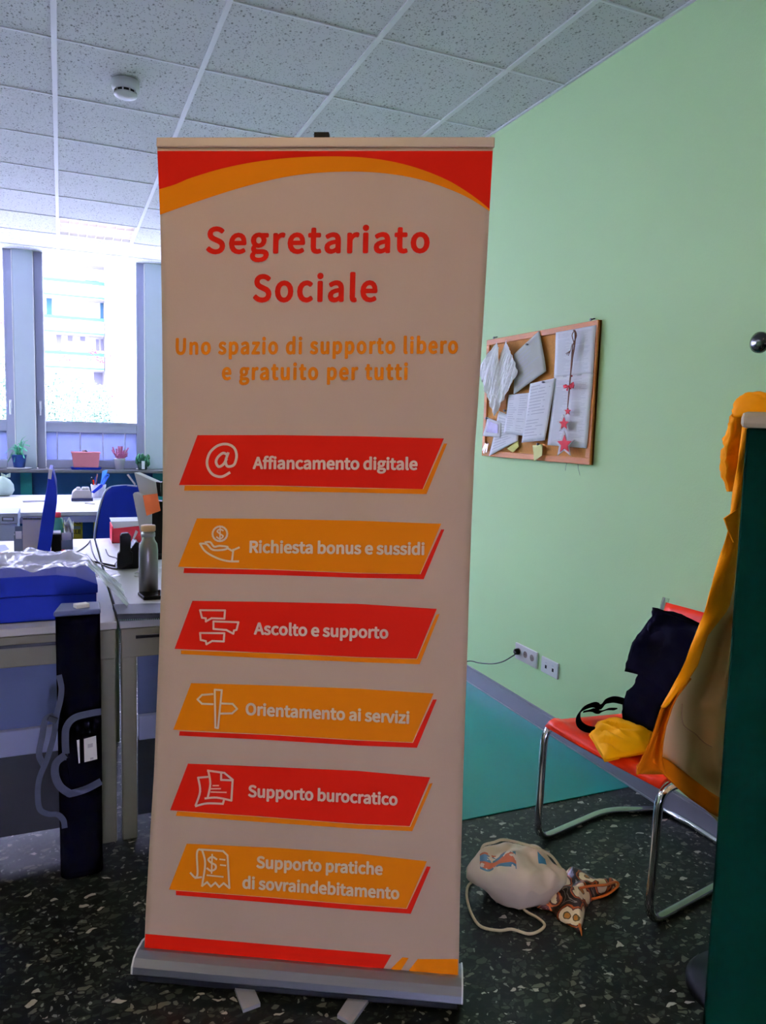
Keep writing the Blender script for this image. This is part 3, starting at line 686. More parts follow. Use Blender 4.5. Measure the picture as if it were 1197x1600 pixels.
for k in (.3, .72):
    y = y1_+(y0_-y1_)*k; box('port', M_black, XR-.0102, XR-.0085, y-.006, y+.006, zc-.012, zc+.004, nt_)
    box('port_label', M_ink, XR-.0098, XR-.0088, y-.006, y+.006, zc+.014, zc+.018, nt_)
hk = thing('coat_knob', 'black round coat knob on the green wall at the right edge', 'wall hook', wp(1206, 537))
MB().lathe(wp(1206, 537), [(.012, 0), (.010, .03), (.024, .036), (.034, .048), (.033, .060), (.020, .068)], 24, (-1, 0, 0)).build('knob', mat('gloss_black', (10, 10, 14), .2, coat=.5), hk, smooth=True)

# cork board -------------------------------------------------
cb = thing('cork_board', 'cork noticeboard in a pine frame hanging on the green wall', 'noticeboard', (XR, 3.08, CAMZ+.18))
yA, yB_, zA, zB = 3.535, 2.628, CAMZ-.128, CAMZ+.484
box('cork_panel', M_cork, XR-.012, XR-.002, yB_, yA, zA, zB, cb)
fw = .028
box('frame_rail', M_wood, XR-.022, XR-.001, yB_, yA, zB-fw, zB, cb, bevel=.002); box('frame_rail', M_wood, XR-.022, XR-.001, yB_, yA, zA, zA+fw, cb, bevel=.002)
box('frame_rail', M_wood, XR-.022, XR-.001, yB_, yB_+fw*1.1, zA+fw, zB-fw, cb, bevel=.002); box('frame_rail', M_wood, XR-.022, XR-.001, yA-fw, yA, zA+fw, zB-fw, cb, bevel=.002)
for y in (yA-.07, yB_+.05): MB().tube([(XR, y, zB+.012), (XR-.02, y, zB+.006)], .003, 6).lathe((XR-.02, y, zB+.006), [(.006, 0), (.006, .003)], 10, (-1, 0, 0)).build('hanging_nail', M_grey, cb)
C4 = lambda x, y: (740+x/5.441, 480+y/5.441)      # close-up coordinates of the board -> photo pixels
PD = [.024]
def sheet(name, pts, label, cat='paper', m=M_paper, lines=None, pin=None, curl=.004, group=None, cols=1, d=None):
    d = d or PD[0]; PD[0] += .0012
    q = [wp(*C4(*p), d) for p in pts]
    root = thing(name, label, cat, q[0], group)
    def fn(u, v):
        p = (q[0]*(1-u)+q[1]*u)*(1-v)+(q[3]*(1-u)+q[2]*u)*v
        p.x -= curl*(math.sin(u*3.1)*.4+v*v)+.0006*math.sin(u*17+v*9); return p
    MB().grid(fn, 10, 12).build('sheet', m, root, smooth=True, solid=.0006)
    if lines:
        M_ = MB(); random.seed(len(label))
        for c in range(cols):
            for k in range(lines):
                v = .06+.88*k/lines; u0 = .07+c*.9/cols; u1 = u0+(.8/cols)*random.uniform(.45, 1)
                if random.random() < .08: continue
                a = [fn(u0+(u1-u0)*s/3, v) for s in range(4)]; b_ = [fn(u0+(u1-u0)*s/3, v+.18*.9/lines) for s in range(4)]
                M_.add([p-Vector((.0009, 0, 0)) for p in a+b_], [(s, s+1, s+5, s+4) for s in range(3)])
        o = M_.build('printed_lines', M_ink, root); o['kind'] = 'stuff'
    if pin:
        c = wp(*C4(*pin), d+.004); MB().lathe(c, [(.002, -.003), (.002, .004), (.0055, .005), (.004, .011), (.006, .012), (.005, .014)], 10, (-1, 0, 0)).build('pin', mat('steel_pin', (120, 120, 125), .3, .8), root, smooth=True)
    return root
sheet('tall_list', [(700, 215), (1042, 152), (1016, 570), (686, 600)], 'upper half of the tall printed list at the right of the corkboard', lines=34, cols=2, curl=.001)
sheet('tall_list', [(692, 590), (1018, 560), (966, 1200), (632, 1172)], 'lower half of the tall printed list at the right of the corkboard', lines=44, cols=2, curl=.002)
sheet('tilted_sheet', [(345, 400), (560, 200), (628, 545), (350, 745)], 'grey tilted printed sheet at the upper middle of the corkboard', m=mat('grey_paper', (196, 196, 186), .8), lines=9, pin=(465, 318), curl=.006)
sheet('slanted_sheet', [(215, 880), (385, 960), (382, 1135), (137, 1265)], 'slanted white sheet at the lower left corner of the corkboard', lines=12, curl=.003)
sheet('small_list', [(300, 745), (500, 725), (440, 1095), (262, 1070)], 'small printed list in the middle of the corkboard', lines=16, cols=2, pin=(275, 880), curl=.003)
sheet('letter_sheet', [(482, 650), (696, 602), (618, 1132), (420, 1152)], 'white printed letter with a curled corner at the centre of the corkboard', lines=17, pin=(605, 638), curl=.008)
sheet('photo_card', [(118, 935), (238, 985), (232, 1108), (84, 1095)], 'small photo card pinned at the lower left of the corkboard', cat='photo', pin=(120, 945), curl=.003)
pc = [(118+12, 968), (208, 1000), (205, 1072), (106, 1062)]
o = MB().plate([wp(*C4(*p), PD[0]+.004) for p in pc], (-.0004, 0, 0)).build('photo_print', mat('violet_photo', (95, 85, 130), .4, var=.8, vscale=60), bpy.data.objects['photo_card'])
sheet('sticky_note', [(382, 1125), (384, 1185), (340, 1235), (288, 1205)], 'yellow note half hidden under the slanted sheet on the corkboard', cat='note', m=mat('yellow_note', (222, 214, 120), .8), curl=.003, d=.0235)
sheet('sticky_note', [(502, 1175), (586, 1165), (588, 1262), (520, 1312)], 'pale yellow note pinned on the bottom frame of the corkboard', cat='note', m=mat('pale_note', (228, 226, 150), .8), pin=(560, 1165), curl=.004)
# wrinkled white kites
M_foil = mat('wrinkled_white_paper', (250, 250, 250), .5, var=.03)
def kite(pts, label, seed, d, mid):
    q = [wp(*C4(*p), d) for p in pts]; root = thing('folded_paper', label, 'paper', q[0])
    def fn(u, v):
        p = (q[0]*(1-u)+q[1]*u)*(1-v)+(q[3]*(1-u)+q[2]*u)*v
        w = mnoise.fractal(Vector((p.y*34+p.z*12, p.z*7, seed)), .8, 2, 4)
        p.x -= mid*math.sin(math.pi*u)*math.sin(math.pi*v)*.4+.010*w+.012*abs(u-v); return p
    MB().grid(fn, 36, 36).build('sheet', M_foil, root, solid=.001); return root
kite([(275, 278), (395, 555), (178, 925), (150, 700)], 'big wrinkled white paper hanging as a kite, right fold, over the corkboard left edge', 2, .040, .03)
kite([(192, 300), (235, 345), (178, 925), (52, 535)], 'big wrinkled white paper hanging as a kite, left fold, over the corkboard left edge', 6, .052, .03)
# star garland
M_twine = mat('brown_twine', (120, 78, 60), .9, var=.3, vscale=80); M_star = mat('red_felt', (186, 14, 34), .8, var=.1); M_starw = mat('white_wood', (225, 222, 222), .6)
ga = thing('star_garland', 'hanging twine garland with red stars and a red bow on the corkboard', 'garland', wp(*C4(860, 195), .05))
GX = .046
for k in range(5):
    pp = [(855+random.uniform(-8, 8), 195), (850+random.uniform(-22, 28), 240), (850+random.uniform(-12, 12), 330), (838+random.uniform(-6, 6), 450), (822+random.uniform(-4, 4), 600), (812+random.uniform(-3, 3), 720), (800, 850)]
    MB().tube(smoothp([wp(*C4(*p), GX+random.uniform(0, .004)) for p in pp], 4), .0022, 6).build('twine', M_twine, ga, smooth=True)
for e in ((792, 405), (805, 412), (785, 395)): MB().tube([wp(*C4(840, 310), GX), wp(*C4(825, 370), GX+.004), wp(*C4(*e), GX+.004)], .0015, 5).build('twine', M_twine, ga)
def star(cx, cy_, ro, d, m, name, par, asp=1.12, th=.006):
    pts = []
    for k in range(10):
        r = ro if k % 2 == 0 else ro*.45; a = math.radians(-90+36*k)
        pts.append(C4(cx+r*math.cos(a)*.88, cy_+r*math.sin(a)*asp))
    P = [wp(x, y, d) for x, y in pts]; return MB().plate(P, (-th, 0, 0)).build(name, m, par, bevel=.001)
for cx, cy_, ro in ((803, 885, 40), (770, 990, 62), (775, 1165, 92)):
    w_ = star(cx, cy_, ro*(1.15 if ro > 50 else 1.0), GX, M_starw, 'star', ga); star(cx, cy_, ro*.80, GX+.006, M_star, 'star_face', w_, th=.003)
for tri in (((813, 672), (790, 655), (766, 664), (772, 690), (792, 688)), ((813, 672), (832, 650), (852, 634), (858, 664), (852, 692), (834, 684)), ((810, 676), (800, 715), (792, 700)), ((816, 676), (826, 700), (836, 690))):
    MB().plate([wp(*C4(*q), GX+.008+.003*(n_q % 2)) for n_q, q in enumerate(tri)], (-.004, 0, 0)).build('bow_loop' if len(tri) > 3 else 'bow_tail', M_star, ga, bevel=.001)
MB().lathe(wp(*C4(813, 672), GX+.008), [(.003, -.003), (.006, 0), (.003, .006)], 10, (-1, 0, 0)).build('bow_knot', M_star, ga)
MB().lathe(wp(*C4(837, 585), GX+.004), [(.002, -.002), (.004, 0), (.002, .004)], 10, (-1, 0, 0)).build('berry', M_star, ga)
for p in (((795, 1320), (785, 1350), (780, 1390)), ((885, 1310), (890, 1370), (905, 1430))):
    tag(MB().tube([wp(*C4(*q), .006) for q in p], .0008, 5).build('loose_wire', M_grey), 'thin loose wire hanging below the corkboard, '+('left' if p[0][0] < 800 else 'right')+' of two', 'wire')
ky = thing('key_bunch', 'small bunch of keys hanging at the lower left corner of the corkboard', 'keys', wp(*C4(110, 1150), .03))
MB().tube([wp(*C4(*q), .03) for q in ((118, 1140), (128, 1160), (112, 1172), (104, 1156), (118, 1140))], .0015, 6).build('ring', M_chrome, ky)
for a_, b_ in (((110, 1165), (85, 1240)), ((118, 1165), (108, 1235)), ((104, 1160), (78, 1215))):
    A_, B_ = wp(*C4(*a_), .03), wp(*C4(*b_), .032); MB().ribbon([A_, A_.lerp(B_, .4), B_], (0, 1, 0), .010, .001).build('key', mat('key_metal', (170, 168, 172), .3, .8), ky)

# partition with beige cap, at the right edge
M_dgreen = mat('dark_green_board', (0, 20, 10), .9, var=.06, spec=.02)
pt = thing('green_partition', 'dark green partition screen with a rounded beige top rail at the right edge', 'partition', (1.6, 1.1, 0))
pw = Vector((.70, -.714, 0)); pd = Vector((.714, .70, 0)); pe = onY(1168, 668, 1.2); pb = onY(1101, 1580, 1.16)
pe.z = 1.436; pq = pb+(pb-pe)*((.03-pb.z)/(pb.z-pe.z)); pq.z = .03
MB().plate([pq, pq+pw*.9, Vector((pe.x, pe.y, 1.436))+pw*.95, pe], pd*.03).build('panel', M_dgreen, pt, bevel=.004)
pc_ = pe-pw*.012
MB().obox(pc_+pw*.5+pd*.015+Vector((0, 0, .017)), pw*.5, pd*.026, Vector((0, 0, .0175))).build('top_rail', mat('beige_plastic', (176, 158, 128), .5, var=.05), pt, bevel=.010)
fd = (1.585, 1.265)
MB().lathe((*fd, 0), [(.135, 0), (.135, .012), (.12, .03), (.03, .04)], 32).build('foot_disc', M_black, pt, smooth=True)
MB().tube([(*fd, .03), (*fd, .4)], .02, 12).build('foot_post', M_black, pt)

# mustard coat thrown over the partition
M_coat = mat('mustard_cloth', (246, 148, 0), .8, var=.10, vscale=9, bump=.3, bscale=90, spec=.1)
M_coat_shade = mat('mustard_shaded', (190, 98, 0), .85, var=.12, vscale=9, spec=.1)  # mustard cloth darkened to paint the shade on facing and hem
M_lin = mat('beige_lining', (236, 196, 136), .6, var=.06, vscale=6, bump=.15, bscale=60)
ct = thing('mustard_coat', 'mustard yellow coat with beige lining hanging over the green partition', 'coat', (1.45, 1.33, .45))
def interp(tab, y):
    ys = [t[0] for t in tab]; return [float(np.interp(y, ys, [t[k] for t in tab])) for k in range(1, len(tab[0]))]
# y, left edge, inner edge of the yellow band, right (behind panel), depth
TAB = [(655, 1163, 1176, 1230, 1.252), (700, 1157, 1172, 1230, 1.262), (770, 1146, 1160, 1225, 1.275), (800, 1143, 1158, 1220, 1.285), (835, 1136, 1156, 1215, 1.295), (870, 1125, 1152, 1210, 1.305), (910, 1113, 1146, 1205, 1.32),
       (950, 1103, 1138, 1200, 1.33), (992, 1088, 1105, 1195, 1.345), (1040, 1068, 1089, 1190, 1.36), (1075, 1051, 1066, 1185, 1.37), (1105, 1034, 1040, 1180, 1.375)]
def yb(u, v):
    y = 655+450*v; l, r, R_, D = interp(TAB, y)
    x = l+(r-l)*u; return onY(x, y, D-.012*math.sin(math.pi*u)+.006*math.sin(y*.06+u*3))
MB().grid(yb, 8, 48).build('front_edge', M_coat, ct, smooth=True, solid=.005)
def li(u, v):
    y = 900+(1290-900)*v
    if y < 1105: l = interp(TAB, y)[1]-3
    else: l = float(np.interp(y, [1105, 1150, 1180, 1200, 1225, 1290], [1046, 1034, 1030, 1040, 1062, 1128]))
    R_ = float(np.interp(y, [900, 1290], [1215, 1170])); D = float(np.interp(y, [900, 1100, 1290], [1.325, 1.385, 1.40]))
    x = l+(R_-l)*u; return onY(x, y, D+.018*math.sin(u*5.2+v*2)+.008*math.sin(u*13-v*5))
MB().grid(li, 26, 40).build('lining', M_lin, ct, smooth=True, solid=.003)
FB = [(1088, 1046, 1058), (1105, 1034, 1050), (1136, 1024, 1040), (1160, 1016, 1036), (1186, 1003, 1034), (1209, 995, 1040)]
def fb(u, v):
    y = 1060+149*v; l, r = interp([(1060, 1060, 1080)]+FB, y); x = l+(r-l)*u
    return onY(x, y, 1.372+.02*math.sin(u*4)+.004*math.sin(y*.12))
MB().grid(fb, 6, 24).build('front_facing', M_coat_shade, ct, smooth=True, solid=.004)
HM = [(995, 1211, 1196), (1012, 1205, 1178), (1034, 1206, 1182), (1047, 1220, 1190), (1076, 1246, 1212), (1110, 1270, 1238), (1150, 1292, 1262)]
def hm(u, v):
    x = 995+155*u; yb_, yt = [float(np.interp(x, [t[0] for t in HM], [t[k] for t in HM])) for k in (1, 2)]
    return onY(x, yb_+(yt-yb_)*v, 1.365+.018*v+.010*math.sin(u*14))
MB().grid(hm, 30, 5).build('hem', M_coat_shade, ct, smooth=True, solid=.004)
MB().tube(smoothp([onY(x, y, 1.372) for x, y in ((1066, 1100), (1066, 1125), (1072, 1137), (1088, 1148), (1100, 1160), (1120, 1170), (1140, 1174))], 5), .0015, 6).build('pocket_seam', mat('pink_seam', (205, 150, 110), .7), ct)
# shoulder hump and sleeve
HP = [(0, 1148, 640, 1.285), (.12, 1152, 624, 1.28), (.3, 1166, 614, 1.265), (.55, 1184, 611, 1.245), (.8, 1200, 616, 1.22), (1, 1225, 632, 1.17)]
def hump(u, v):
    a = [float(np.interp(u, [t[0] for t in HP], [t[k] for t in HP])) for k in (1, 2, 3)]
    top = onY(a[0], a[1], a[2]); base = Vector((pe.x, pe.y, 1.462))+pw*(.30*u-.03)+pd*.02
    w = math.sin(math.pi*v)
    p = base.lerp(top, w) - pd*(.035*math.cos(math.pi*v)) + pd*(.03*(1-u))
    return p
h_ = lump(hump, 30, 16, .007, 14, 4)
h_.build('shoulder', M_coat, ct, smooth=True, solid=.004)
SL = [(616, 1170, 1192), (630, 1154, 1180), (650, 1142, 1172), (680, 1135, 1165), (705, 1130, 1162), (722, 1129, 1158), (740, 1131, 1152), (755, 1134, 1150), (768, 1138, 1147)]
def sl(u, v):
    y = 616+152*v; l, r = interp(SL, y); a = 2*math.pi*u
    x = (l+r)/2-(r-l)/2*math.cos(a); cz = 1.30+.01*v
    return onY(x, y, cz+.030*math.sin(a)*(1-.55*v))
s_ = lump(sl, 28, 26, .010, 22, 7); s_.build('sleeve', M_coat, ct, smooth=True)
MB().plate([onY(x, y, 1.262) for x, y in ((1132, 810), (1154, 795), (1153, 830), (1147, 848), (1139, 830))], (0, .004, 0)).build('pocket_flap', M_coat, ct, bevel=.001)

# bags on the floor
def masked_bag():
    m = bpy.data.materials.new('cream_canvas'); m.use_nodes = True; N = m.node_tree.nodes; L = m.node_tree.links; b = N['Principled BSDF']
    uv = N.new('ShaderNodeUVMap'); uv.uv_map = 'uv'; sp_ = N.new('ShaderNodeSeparateXYZ'); L.new(uv.outputs[0], sp_.inputs[0])
    def rng(s, lo, hi):
        a = N.new('ShaderNodeMath'); a.operation = 'GREATER_THAN'; a.inputs[1].default_value = lo; L.new(s, a.inputs[0])
        c = N.new('ShaderNodeMath'); c.operation = 'LESS_THAN'; c.inputs[1].default_value = hi; L.new(s, c.inputs[0])
        d = N.new('ShaderNodeMath'); d.operation = 'MULTIPLY'; L.new(a.outputs[0], d.inputs[0]); L.new(c.outputs[0], d.inputs[1]); return d.outputs[0]
    def mul(a, c):
        d = N.new('ShaderNodeMath'); d.operation = 'MULTIPLY'; L.new(a, d.inputs[0]); L.new(c, d.inputs[1]); return d.outputs[0]
    X, Y = sp_.outputs[0], sp_.outputs[1]
    base = mul(rng(X, .12, .46), rng(Y, .13, .235))
    st_ = N.new('ShaderNodeMath'); st_.operation = 'SINE'; sc_ = N.new('ShaderNodeMath'); sc_.operation = 'MULTIPLY'; sc_.inputs[1].default_value = 85; L.new(Y, sc_.inputs[0]); L.new(sc_.outputs[0], st_.inputs[0])
    gt = N.new('ShaderNodeMath'); gt.operation = 'GREATER_THAN'; gt.inputs[1].default_value = 0; L.new(st_.outputs[0], gt.inputs[0])
    cl = N.new('ShaderNodeMixRGB'); cl.inputs[1].default_value = (*s2l((96, 138, 158)), 1); cl.inputs[2].default_value = (*s2l((206, 112, 70)), 1); L.new(gt.outputs[0], cl.inputs[0])
    ns = N.new('ShaderNodeTexNoise'); ns.inputs['Scale'].default_value = 40; tc = N.new('ShaderNodeTexCoord'); L.new(tc.outputs['Object'], ns.inputs['Vector'])
    g2 = N.new('ShaderNodeMath'); g2.operation = 'GREATER_THAN'; g2.inputs[1].default_value = .42; L.new(ns.outputs['Fac'], g2.inputs[0])
    mx = N.new('ShaderNodeMixRGB'); mx.inputs[1].default_value = (*s2l((236, 216, 188)), 1); L.new(mul(base, g2.outputs[0]), mx.inputs[0]); L.new(cl.outputs[0], mx.inputs[2])
    bl = mul(rng(X, .70, .78), rng(Y, .21, .27)); mx2 = N.new('ShaderNodeMixRGB'); L.new(bl, mx2.inputs[0]); L.new(mx.outputs[0], mx2.inputs[1]); mx2.inputs[2].default_value = (*s2l((70, 140, 175)), 1)
    L.new(mx2.outputs[0], b.inputs['Base Color']); b.inputs['Roughness'].default_value = .85
    return m
db = thing('drawstring_bag', 'cream cotton drawstring bag with a faded print lying on the dark floor', 'bag', (1.34, 1.93, 0))
Aend, Bend = Vector((1.125, 1.885, .06)), Vector((1.398, 1.748, .062))
axd = (Bend-Aend); side_ = Vector((axd.y, -axd.x, 0)).normalized()
def dbf(u, v):
    # u along, v around
    a = 2*math.pi*v; prof_ = (math.sin(math.pi*min(1, max(0, .03+u*.955)))**.55) if u < 1 else 0
    r = prof_*(.55+.45*math.sin(math.pi*u)**.5+.12*u)
    z = .068+.0+.068*r*math.sin(a)*(1.12); w = .100*r*math.cos(a)
    p = Aend+axd*u; p = Vector((p.x, p.y, 0))+side_*w
    n = mnoise.fractal(Vector((p.x*9, p.y*9, z*9)), .7, 2, 3)
    n2 = mnoise.noise(Vector((p.x*26, p.y*14, z*20)))
    p.z = max(.004, z+.022*n+.014*n2+.012*math.sin(u*14+w*50)*max(0, math.sin(a)))
    p += side_*(.010*n)
    return p
m_ = MB().grid(dbf, 48, 40); me = m_.mesh('body')
uvl = me.uv_layers.new(name='uv')
vidx = {i: ((i % 49)/48, (i//49)/40) for i in range(49*41)}
for p in me.polygons:
    vs = [me.loops[li_].vertex_index for li_ in p.loop_indices]
    for li_, vi in zip(p.loop_indices, vs): uvl.data[li_].uv = vidx[vi]
link('body', me, masked_bag(), db, smooth=True)
M_rope = mat('cotton_rope', (206, 190, 150), .9, var=.15, vscale=90)
def floorpath(P, z=.006): return [onZ(x, y, z) for x, y in P]
MB().tube(smoothp(floorpath([(742, 1375), (731, 1385), (730, 1405), (738, 1430), (752, 1448), (780, 1454), (800, 1452), (825, 1459), (842, 1455), (851, 1445), (840, 1434), (822, 1424), (812, 1412)]), 6), .0042, 8).build('drawstring', M_rope, db, smooth=True)
MB().tube(smoothp([onZ(x, y, z) for x, y, z in ((752, 1328, .135), (757, 1320, .15), (772, 1316, .155), (784, 1312, .158), (800, 1314, .158), (830, 1322, .15), (850, 1330, .135), (862, 1338, .12))], 6), .0042, 8).build('drawstring', M_rope, db, smooth=True)
MB().tube(smoothp([onZ(x, y, z) for x, y, z in ((858, 1334, .125), (866, 1342, .11), (876, 1356, .08), (883, 1366, .04), (882, 1382, .02))], 6), .0042, 8).build('drawstring', M_rope, db, smooth=True)

def scarf_mat():
    m = bpy.data.materials.new('patterned_silk'); m.use_nodes = True; N = m.node_tree.nodes; L = m.node_tree.links; b = N['Principled BSDF']
    tc = N.new('ShaderNodeTexCoord'); v = N.new('ShaderNodeTexVoronoi'); v.inputs['Scale'].default_value = 17; L.new(tc.outputs['Object'], v.inputs['Vector'])
    r = N.new('ShaderNodeValToRGB'); cr = r.color_ramp; cr.interpolation = 'CONSTANT'
    cols = [(0, (190, 120, 10)), (.15, (90, 74, 20)), (.20, (246, 226, 180)), (.42, (90, 34, 14)), (.48, (190, 88, 22)), (.54, (38, 20, 14)), (.72, (150, 140, 128)), (.76, (34, 20, 16))]
    cr.elements[0].color = (*s2l(cols[0][1]), 1); cr.elements[1].position = cols[1][0]; cr.elements[1].color = (*s2l(cols[1][1]), 1)
    for p, c in cols[2:]: q = cr.elements.new(p); q.color = (*s2l(c), 1)
    n = N.new('ShaderNodeTexNoise'); n.inputs['Scale'].default_value = 40; L.new(tc.outputs['Object'], n.inputs['Vector'])
    a = N.new('ShaderNodeMath'); a.operation = 'MULTIPLY_ADD'; a.inputs[1].default_value = .28; L.new(n.outputs['Fac'], a.inputs[0]); 
    s = N.new('ShaderNodeMath'); s.operation = 'SUBTRACT'; s.inputs[1].default_value = .14; L.new(v.outputs['Distance'], a.inputs[2]); L.new(a.outputs[0], s.inputs[0])
    L.new(s.outputs[0], r.inputs[0]); L.new(r.outputs[0], b.inputs['Base Color']); b.inputs['Roughness'].default_value = .4; b.inputs['Coat Weight'].default_value = .2
    return m
sc = thing('patterned_pouch', 'brown, orange and white patterned pouch beside the cream bag on the floor', 'pouch', onZ(895, 1420, 0))
out = [(838, 1418), (862, 1424), (872, 1437), (893, 1448), (905, 1458), (912, 1440), (917, 1418), (932, 1402), (965, 1388), (964, 1378), (940, 1376), (915, 1366), (890, 1362), (872, 1378), (850, 1398)]
ring = smoothp([onZ(x, y, .004) for x, y in out], 4, True); cen = sum(ring, Vector())/len(ring); V, F = [], []; K = 12; n = len(ring)
for k in range(K+1):
    t = k/K
    for p in ring:
        q = cen+(p-cen)*t; hz = .062*(1-t**2.2)**.8*(.75+.5*mnoise.noise(q*14))+.010*mnoise.noise(q*38)*(1-t*.6)
        V.append(Vector((q.x, q.y, .004+max(0, hz))))
F = [(k*n+i, k*n+(i+1) % n, (k+1)*n+(i+1) % n, (k+1)*n+i) for k in range(K) for i in range(n)]+[tuple(K*n+i for i in range(n-1, -1, -1))]
MB().add(V, F).build('body', scarf_mat(), sc, smooth=True)
pts = floorpath([(905, 1445), (908, 1455), (909, 1462)], .012); MB().tube(pts, [.006, .003, .001], 6).build('tip', mat('orange_silk', (200, 100, 30), .5), sc)
MB().tube(smoothp([onZ(x, y, z) for x, y, z in ((905, 1388, .05), (925, 1384, .045), (945, 1383, .035), (962, 1378, .02), (966, 1384, .012), (948, 1398, .01), (925, 1405, .01))], 4), .004, 6).build('orange_trim', mat('orange_silk', (200, 100, 30), .5), sc, smooth=True)

# ------------------------------------------------------------ left side: desks and what stands on them
DZ = .76
def dz(x, y, z=DZ): return onZ(x, y, z)
def desk(x0, x1, y0, y1, label, legs, panel=True, mt=M_white, front=True):
    t = thing('desk', label, 'desk', ((x0+x1)/2, (y0+y1)/2, 0))
    box('desktop', mt, x0, x1, y0, y1, DZ-.025, DZ, t, bevel=.003)
    if front:
        ap = box('front_rail', M_beige, x0+.004, x1-.004, y0+.004, y0+.03, DZ-.125, DZ-.026, t, bevel=.003)
        box('cable_slot', M_black, x0+.05, x1-.06 if x1-x0 > 1 else x1-.3, y0+.001, y0+.006, DZ-.062, DZ-.052, ap)
    for lx in legs:
        box('leg', M_beige, lx, lx+.048, y0+.006, y0+.05, .0, DZ-.12, t, bevel=.004)
        box('leg', M_beige, lx, lx+.048, y1-.06, y1-.02, .0, DZ-.025, t, bevel=.004)
    if panel:
        box('modesty_panel', mat('grey_panel', (70, 86, 130), .5, var=.04), x0+.06, x1-.05, y0+.05, y0+.062, .42, DZ-.12, t)
        box('panel_rail', mat('pale_rail', (150, 160, 205), .5), x0+.06, x1-.05, y0+.03, y0+.055, .335, .42, t, bevel=.003)
        box('lower_shade', mat('shade_black', (4, 4, 8), .95, spec=0), x0+.06, x1-.05, y0+.07, y0+.08, .05, .335, t)  # black sheet paints the dark shade beneath the desk
    return t
desk(-1.44, .158, 2.535, 3.435, 'pale desk under the navy box, grey panel below its front edge', (-1.42, .105))
desk(.166, 1.0, 2.535, 3.435, 'pale desk behind the banner, with the steel bottle on its corner', (.17, .93))
M_desk2 = mat('bright_laminate', (222, 222, 226), .4, var=.03)
desk(-1.44, .158, 3.44, 4.40, 'white desk with the edge-on blue monitor and calendar', (-1.42, .105), panel=False, mt=M_desk2, front=False)
desk(.166, 1.0, 3.44, 4.40, 'white desk with the red tray and cordless phone, backing the bottle desk', (.17, .93), panel=False, mt=M_desk2, front=False)
# far desk
fy0, fy1 = onZ(90, 800, .74).y, onZ(90, 773, .74).y
fd_ = thing('long_desk', 'long white desk under the window with the pen cup on it', 'desk', (-.4, 6.6, 0))
box('desktop', M_white, -1.6, .62, fy0, fy1, .71, .74, fd_, bevel=.004)
box('front_rail', mat('violet_grey_rail', (150, 152, 190), .5), -1.6, .62, fy0+.005, fy0+.03, .66, .708, fd_)
for x in (-1.55, .56): box('leg', M_grey, x, x+.05, fy0+.05, fy1-.05, 0, .71, fd_)

def bx_px(name, m, x0, y0, x1, y1, Y, depth, par=None, **k):
    """upright box whose front face spans the pixel rectangle at depth Y"""
    a, c = onY(x0, (y0+y1)/2, Y), onY(x1, (y0+y1)/2, Y); zt = onY((x0+x1)/2, y0, Y).z; zb = onY((x0+x1)/2, y1, Y).z
    return box(name, m, a.x, c.x, Y, Y+depth, zb, zt, par, **k)
# navy box at the front
NB = thing('navy_box', 'navy blue lidded storage box on the near desk, plastic film over it', 'box', (-.2, 2.75, DZ))
nx1 = onY(151, 945, 2.60).x
box('body', M_navy, -.85, nx1, 2.60, 3.0, DZ+.002, DZ+.085, NB, bevel=.004)
MB().plate([(-.855, 2.595, DZ+.086), (nx1+.004, 2.595, DZ+.086), (nx1+.004, 2.595, DZ+.115), (nx1-.06, 2.595, DZ+.142), (nx1-.12, 2.595, DZ+.152), (-.18, 2.595, DZ+.150), (-.24, 2.595, DZ+.142), (-.855, 2.595, DZ+.142)], (0, .41, 0)).build('lid', M_navy, NB, bevel=.003)
# clear film
def film_mat():
    m = mat('clear_film', (225, 228, 240), .18, var=.02, bump=.6, bscale=26); b = m.node_tree.nodes['Principled BSDF']
    b.inputs['Alpha'].default_value = .58; b.inputs['Specular IOR Level'].default_value = .9; return m
def film(u, v):
    x = -.55+u*.75; y = 2.60+v*.66
    base = DZ+.168 if x < nx1-.02 else DZ+.168-(x-nx1+.02)*1.3
    base = max(base, DZ+.012) if x < nx1+.2 else DZ+.012
    if y > 3.0: base = max(DZ+.012, base-(y-3.0)*.6)
    q = Vector((x*4.5, y*4.5, 3)); n = mnoise.fractal(q, .9, 2.1, 5); r = 1-abs(mnoise.noise(Vector((x*9, y*9, 7))))*2
    return Vector((x+.02*mnoise.noise(q*2), y+.02*mnoise.noise(q*1.7), max(DZ+.158 if (x < nx1-.13 and y < 3.0) else DZ+.004, base+.030*n+.016*r*min(1, 3*v+.2))))
o = MB().grid(film, 90, 60).build('plastic_film', film_mat(), smooth=True)
tag(o, 'crumpled clear plastic film spread over the navy box and desk', 'plastic film')
# tall carrying bag
RB = thing('banner_bag', 'tall narrow black carrying bag with grey straps standing before the desks', 'bag', (.04, 2.40, 0))
M_nyl = mat('black_nylon', (3, 3, 4), .75, var=.3, vscale=30, spec=0)
bt0, bt1 = onY(86, 955, 2.38), onY(157, 955, 2.38)
bb0, bb1 = onY(95, 1385, 2.36), onY(162, 1378, 2.36)
def rb(u, v):
    L_, R_ = bb0.lerp(bt0, v), bb1.lerp(bt1, v); c = (L_+R_)/2; w = (R_-L_).length/2; a = 2*math.pi*u; ca, sa = math.cos(a), math.sin(a)
    z = .004+v*(onY(120, 962, 2.38).z-.004)
    k = 1-.03*math.sin(v*9)*abs(sa)
    return Vector((c.x+w*math.copysign(abs(ca)**.45, ca)*k, 2.42+.055*math.copysign(abs(sa)**.5, sa), z))
m_ = MB().grid(rb, 40, 40); k = len(m_.v); ztop = m_.v[-1].z
